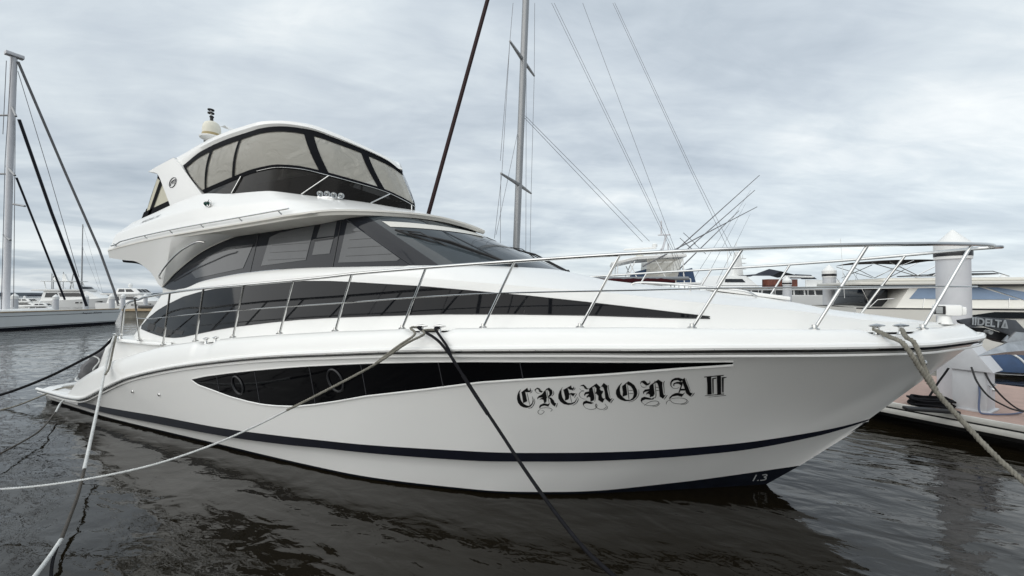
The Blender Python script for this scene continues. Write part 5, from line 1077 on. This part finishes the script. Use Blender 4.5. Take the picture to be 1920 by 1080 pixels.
# sailing yacht close behind: mast, furled headsail, boom
sy = thing('sailing_yacht', 'sailing yacht with raked grey mast, dark red furled jib and maroon sail cover', 'sailboat', Q(-3.9, 11.4, 0), QR+R(4))
inv = (Matrix.Translation(sy.location) @ Matrix.Rotation(sy.rotation_euler.z, 4, 'Z')).inverted()
def W(p): return inv @ Vector(p)
def wl(label_m, name, r, *pts): return MB().tube([W(p) for p in pts], r, 6).build(name, label_m, sy)
half = boat_hull(sy, 13.0, 3.6, 1.15, 1.25, M['bwhite'], [(0, .15, M['navy'], 'boot_stripe')], trans=.35)
MB().box((6, 0, 1.4), (4.5, 1.8, .45)).build('coachroof', M['bwhite'], sy, bevel=.12)
mast = MB(); mast.tube([W(Q(0.096, 11.5, 1.164)), W(Q(0.128, 11.5, 4.004)), W(Q(0.415, 11.5, 11.373)), W(Q(0.702, 11.5, 18.869))], .105, 12); mast.build('mast', M['alu'], sy)
wl(mat('dark_red_sunstrip', (.022, .006, .006), .8), 'furled_jib', .066, Q(-3.417, 11.2, 1.202), Q(-2.450, 11.25, 4.940), Q(-0.752, 11.3, 11.220), Q(0.949, 11.4, 17.621))
for t in ((Q(-0.059, 10.6, 9.613), Q(0.319, 11.5, 9.650), Q(0.717, 12.3, 9.612)), (Q(-0.306, 10.5, 5.891), Q(0.223, 11.5, 5.854), Q(0.629, 12.6, 5.885))):
    MB().tube([W(p) for p in t], [.03, .06, .03], 8).build('spreader', M['alu'], sy)
for t in ((Q(0.029, 10.55, 10.648), Q(-0.059, 10.6, 9.613), Q(-0.277, 10.5, 5.891), Q(-0.481, 10.5, 4.100)), (Q(-0.059, 10.6, 9.613), Q(-0.333, 10.9, 6.379)), (Q(0.734, 12.3, 11.983), Q(0.717, 12.3, 9.612), Q(0.629, 12.6, 5.885), Q(0.594, 12.6, 3.911)), (Q(0.431, 11.5, 9.618), Q(0.418, 11.6, 3.807)), (Q(-0.306, 10.5, 5.891), Q(-0.320, 10.5, 3.765)), (Q(0.158, 11.4, 7.343), Q(-0.458, 11, 4.278)), (Q(0.399, 11.5, 7.943), Q(4.867, 13.6, 4.449)), (Q(0.319, 11.5, 7.943), Q(4.587, 13.5, 4.416)), (Q(1.404, 13.5, 12.898), Q(5.993, 14.5, 4.269), Q(6.379, 14.6, 3.207)), (Q(1.509, 13.6, 12.974), Q(6.115, 14.6, 4.281), Q(6.565, 14.7, 3.212)), (Q(2.546, 13.7, 13.051), Q(6.239, 14.7, 4.292), Q(6.692, 14.8, 3.216))):
    wl(M['wire'], 'rigging', .0065, *t)
MB().tube([W(Q(0.128, 11.55, 3.000)), W(Q(2.971, 12.6, 3.072)), W(Q(6.408, 14, 3.144))], .07, 10).build('boom', M['alu'], sy)
cov = []
A_, B_ = Vector(Q(0.160, 11.55, 2.968)), Vector(Q(5.799, 13.8, 3.040))
for i in range(31):
    u = i/30; c = A_.lerp(B_, u); hgt = (.26+.72*max(0, 1-u/.16)**1.5)*(1-.35*max(0, u-.9)*10); w_ = .17
    cov.append([W(c+Vector((.39073*w_*math.cos(t)*1.0, -.92*w_*math.cos(t), -.10+hgt*.5*(1+math.sin(t))*.9+.015*math.sin(9*u*6+3*t)))) for t in [2*math.pi*k/14 for k in range(14)]])
MB().grid(cov, closed=True).build('sail_cover', M['maroon'], sy, smooth=60)
bk2 = thing('far_backstay', 'thin pair of backstay wires slanting down behind the outriggers', 'rigging', Q(10.5, 27, 0))
for off in (0, .12): MB().tube([Vector(Q(6.888, 26, 22.434))-Vector(bk2.location)+Vector((off, 0, 0)), Vector(Q(12.350, 26.5, 11.127))-Vector(bk2.location)+Vector((off, 0, 0)), Vector(Q(15.429, 27, 5.221))-Vector(bk2.location)+Vector((off*2.2, 0, 0))], .012, 5).build('wire', M['wire'], bk2)

# ---------------------------------------------------------------- left side: big sailing yacht
lsy = thing('sailing_yacht', 'long pale grey sailing yacht with tall white mast and navy waterline', 'sailboat', Q(-44.2, 13.8, 0), QR+math.atan2(.90, .435))
inv = (Matrix.Translation(lsy.location) @ Matrix.Rotation(lsy.rotation_euler.z, 4, 'Z')).inverted()
M['lgrey'] = mat('pale_topsides', (.68, .70, .70), .35, var=.04, vscale=.5)
half, sheer, h = boat_hull(lsy, 22.4, 5.2, 1.22, 1.30, M['lgrey'], [(-.05, .16, M['navy'], 'boot_stripe'), (.20, .23, M['navy'], 'thin_line'), (lambda u: .97-.02*u, lambda u: 1.0-.02*u, M['navy'], 'cove_line')], trans=.6, flare=.12, over=.025)
MB().tube([(22.4*u, -half(u), sheer(u)+.02) for u in [i/30 for i in range(30)]+[.99]], .05, 6).build('toe_rail', M['timber'], lsy)
MB().box((15.5, 0, 1.32), (5.5, 1.6, .22)).build('deck_house', M['bwhite'], lsy, bevel=.08)
MB().box((9.5, 0, 1.42), (9, 2.6, .35)).build('coachroof', M['bwhite'], lsy, bevel=.1)
def wl2(mm, name, r, *pts): return MB().tube([W(p) for p in pts], r, 8).build(name, mm, lsy)
mw = MB(); mw.tube([W(Q(-37.867, 28.8, 1.002)), W(Q(-37.788, 28.8, 11.388)), W(Q(-37.628, 28.8, 20.415))], .18, 12); mw.build('mast', M['mastw'], lsy)
MB().box(W(Q(-37.588, 28.8, 20.575)), (.9, .5, .25)).build('masthead', M['mastw'], lsy, bevel=.04)
for t in ((Q(-39.270, 28.6, 15.928), Q(-37.548, 28.8, 16.021)), (Q(-39.270, 28.6, 11.525), Q(-37.628, 28.8, 11.588)), (Q(-37.748, 28.8, 16.780), Q(-36.739, 28.3, 15.710)), (Q(-38.027, 28.8, 12.187), Q(-36.739, 28.3, 11.314)), (Q(-38.147, 28.8, 6.994), Q(-36.974, 28.3, 6.525)), (Q(-37.208, 28.6, 9.264), Q(-36.208, 28.5, 9.083))): wl2(M['alu'], 'spreader', .07, *t)
wl2(M['greyc'], 'furled_headsail', .085, Q(-37.438, 28.9, 20.156), Q(-36.350, 31.2, 12.336), Q(-35.364, 32.9, 6.342), Q(-34.765, 33.6, 2.833), Q(-34.597, 33.8, 1.662))
wl2(M['navy'], 'furled_headsail', .10, Q(-37.277, 28.9, 15.747), Q(-36.712, 30.6, 8.966), Q(-36.059, 31.9, 3.706), Q(-35.815, 32.4, 1.521))
wl2(M['navy'], 'furled_headsail', .065, Q(-37.398, 28.9, 11.338), Q(-36.982, 30.3, 6.382), Q(-36.495, 31.4, 2.077))
for t in ((Q(-37.438, 28.9, 19.435), Q(-36.200, 30, 11.754), Q(-34.913, 31, 3.890)), (Q(-37.922, 28.6, 20.054), Q(-38.080, 28.6, 14.500)), (Q(-37.525, 28.6, 20.450), Q(-37.087, 28, 12.309), Q(-36.501, 27.5, 1.456)), (Q(-37.728, 29, 19.895), Q(-38.345, 29.6, 1.574))): wl2(M['wire'], 'rigging', .02, *t)
bvh_l = BVHTree.FromObject(h, bpy.context.evaluated_depsgraph_get()); text_on(bvh_l, 'Aspen Alure', 20.3, 1.0, .2, 1.3, 'boat_name', M['navy'], lsy, .3, 0, .02)

# motor yachts beyond it
def far_yacht(label, loc, rz, k, fly=True):
    b = thing('motor_yacht', label, 'yacht', loc, rz)
    boat_hull(b, 18*k, 5*k, 2.6*k, 1.7*k, M['bwhite'], [(0, .2*k, M['navy'], 'boot_stripe')])
    hh = [c for c in b.children][0]
    for x in (5.5, 6.3, 8.6, 9.4): MB().box((x*k, -2.36*k, 1.35*k), (.5*k, .06, .28*k)).build('porthole', M['bwin'], hh)
    for x in (11.5, 13.6): MB().add([(x*k, -2.30*k, 1.6*k), (x*k+1.3*k, -2.2*k, 1.65*k), (x*k+1.1*k, -2.1*k, 1.35*k)], [(0, 1, 2)]).build('hull_window', M['bwin'], hh, smooth=0)
    house(b, 2.5*k, 12.8*k, 2.1*k, 1.85*k, 1.7*k, 3.7*k, .4*k, 3.2*k, M['bwhite'], 'saloon', [(.06, .30, .35, .82), (.33, .86, .42, .80, .10)])
    slab(b, 1.0*k, 9.8*k, 2.1*k, 3.7*k, .35*k, M['bwhite'], 'flybridge', .8*k)
    if fly:
        slab(b, 2.2*k, 8.2*k, 1.8*k, 5.6*k, .14*k, M['bwhite'], 'hardtop', .5*k)
        for y in (-1.5, 1.5): bars(b, [[(3*k, y*k, 4.0*k), (2.7*k, y*k, 5.65*k)], [(7.4*k, y*k, 4.0*k), (6.8*k, y*k, 5.65*k)], [(5.4*k, y*k, 4.0*k), (5.2*k, y*k, 5.65*k)]], .07*k, M['bwhite'], 'hardtop_post')
        MB().grid([[(8.9*k, -1.7*k, 4.0*k), (8.4*k, -1.6*k, 4.6*k)], [(9.5*k, 0, 4.0*k), (9.0*k, 0, 4.6*k)], [(8.9*k, 1.7*k, 4.0*k), (8.4*k, 1.6*k, 4.6*k)]]).build('windscreen', M['bwin'], b)
        MB().lathe([(.05*k, 5.7*k), (.42*k, 5.95*k), (.45*k, 6.3*k), (.25*k, 6.6*k), (.03, 6.68*k)], (3.2*k, .5*k, 0), 14).build('radome', M['bwhite'], b)
        MB().prism([(4.6*k, -.2*k, 5.7*k), (5.6*k, -.2*k, 5.7*k), (5.0*k, -.2*k, 7.2*k), (4.7*k, -.2*k, 7.2*k)], (0, .4*k, 0)).build('radar_mast', M['bwhite'], b)
    else:
        house(b, 4.2*k, 9.8*k, 1.9*k, 1.6*k, 4.0*k, 5.2*k, .3*k, 1.4*k, M['bwhite'], 'wheelhouse', [(.1, .38, .3, .85), (.44, .8, .3, .85, .06)], front=[(.05, .32, .2, .85), (.36, .64, .2, .85), (.68, .95, .2, .85)])
        MB().lathe([(.1*k, 5.3*k), (.40*k, 5.6*k), (.42*k, 6.1*k), (.2*k, 6.4*k), (.03, 6.45*k)], (6*k, 0, 0), 14).build('radome', M['bwhite'], b)
    return b
far_yacht('white flybridge motor yacht moored behind the pale grey sailing yacht', Q(-91.96, 74, -.45), QR+R(14), .95)
far_yacht('white sedan yacht with raised wheelhouse behind the sailing yacht bow', Q(-69.94, 66, -.3), QR+R(2), .72, False)
far_yacht('small white cruiser half hidden by the tall white mast', Q(-94.27, 72, -.6), QR+R(10), .42, False)
far_yacht('low white cabin cruiser among the left pilings', Q(-83.85, 66, -.9), QR+R(25), .34, False)
# distant sailing boats
def far_sail(X, D, hgt, lean, label):
    s = thing('sailboat', label, 'sailboat', Q(X, D, 0), QR+R(30), 'distant sailboats')
    boat_hull(s, 10, 3, 1.2, 1.0, M['bwhite'], trans=.5)
    MB().tube([(6, 0, 1), (6+lean, 0, hgt)], .10, 8).build('mast', M['alu'], s); MB().tube([(6, 0, 2), (1.6, 0, 2.1)], .16, 8).build('boom', M['navycanvas'], s)
    MB().tube([(6+lean, 0, hgt), (10, 0, 1.2)], .02, 4).build('forestay', M['wire'], s); MB().tube([(6.0+lean*.5, -.8, hgt*.55), (6.0+lean*.5, .8, hgt*.55)], .03, 4).build('spreader', M['alu'], s)
    return s
for X, D, hg, ln_, lb in ((-122.14, 95, 7, 0, 'distant sailboat with short upright mast beside the tall white mast'), (-112.59, 90, 7.6, .9, 'distant sailboat whose dark mast leans over'), (-107.16, 88, 19, .1, 'distant sailboat with the tallest thin mast and small spreaders'), (-120.39, 100, 15, 0, 'distant sailboat with pale thin mast beside the flybridge yacht'), (-93.90, 100, 12, 0, 'distant sailboat mast seen under the big yacht overhang'), (-152.45, 120, 9, 0, 'far sailboat with a low mast between the short and the leaning masts'), (-160.47, 130, 10, 0, 'farthest sailboat with a faint mast near the shore')):
    far_sail(X, D, hg, ln_, lb)
# timber and concrete pier end
pe = thing('pier', 'low timber topped concrete pier beyond the sailing yacht bow', 'pier', Q(-39.28, 41, 0), QR)
MB().box((0, 1.5, .85), (3.6, 4, .22)).build('deck', M['tan'], pe); MB().box((0, 1.6, .2), (3.4, 3.8, 1.1)).build('wall', M['concrete'], pe)
MB().box((.2, .4, 1.15), (1.8, .6, .35)).build('dock_box', M['bwin'], pe, bevel=.05)
# far shore
sh_ = MB(); rows = [[], [], []]
for i in range(161):
    a = R(-75+150*i/160); d = 620; x, y = d*math.sin(a), d*math.cos(a); hgt = 2.0+2.8*random.random()*random.random()+1.2*math.sin(i*.21)**2
    rows[0].append(Q(x, y, -.5)); rows[1].append(Q(x, y+4, hgt)); rows[2].append(Q(x*1.05, y*1.05, 0))
sh_.grid(rows); so = sh_.build('far_shore', M['shore'], None); so['kind'] = 'structure'

# ---------------------------------------------------------------- quay under the photographer and the boats behind it (seen only as reflections)
qy = MB(); qy.box((0, 0, 0), (60, 3.0, .5)); qo = qy.build('quay', mat('quay_concrete', (.48, .46, .42), .85, var=.15, vscale=2), None, smooth=0); qo.location = Q(0, -1.7, .55); qo.rotation_euler = (0, 0, QR); qo['kind'] = 'structure'  # unseen quay, its tone lightened to bounce light onto the lower hull
for i, (X, D, hg, rz) in enumerate(((-16, -9, 17, 100), (-9, -10, 15, 95), (-3.5, -9, 19, 92), (2.5, -11, 16, 88), (9, -9, 18, 85), (15, -12, 15, 80))):
    s_ = far_sail(X, D, hg, .2, 'sailboat with bare mast moored behind the quay, seen only as a reflection'); s_.rotation_euler = (0, 0, QR+R(rz)); s_['group'] = 'sailboats behind the quay'
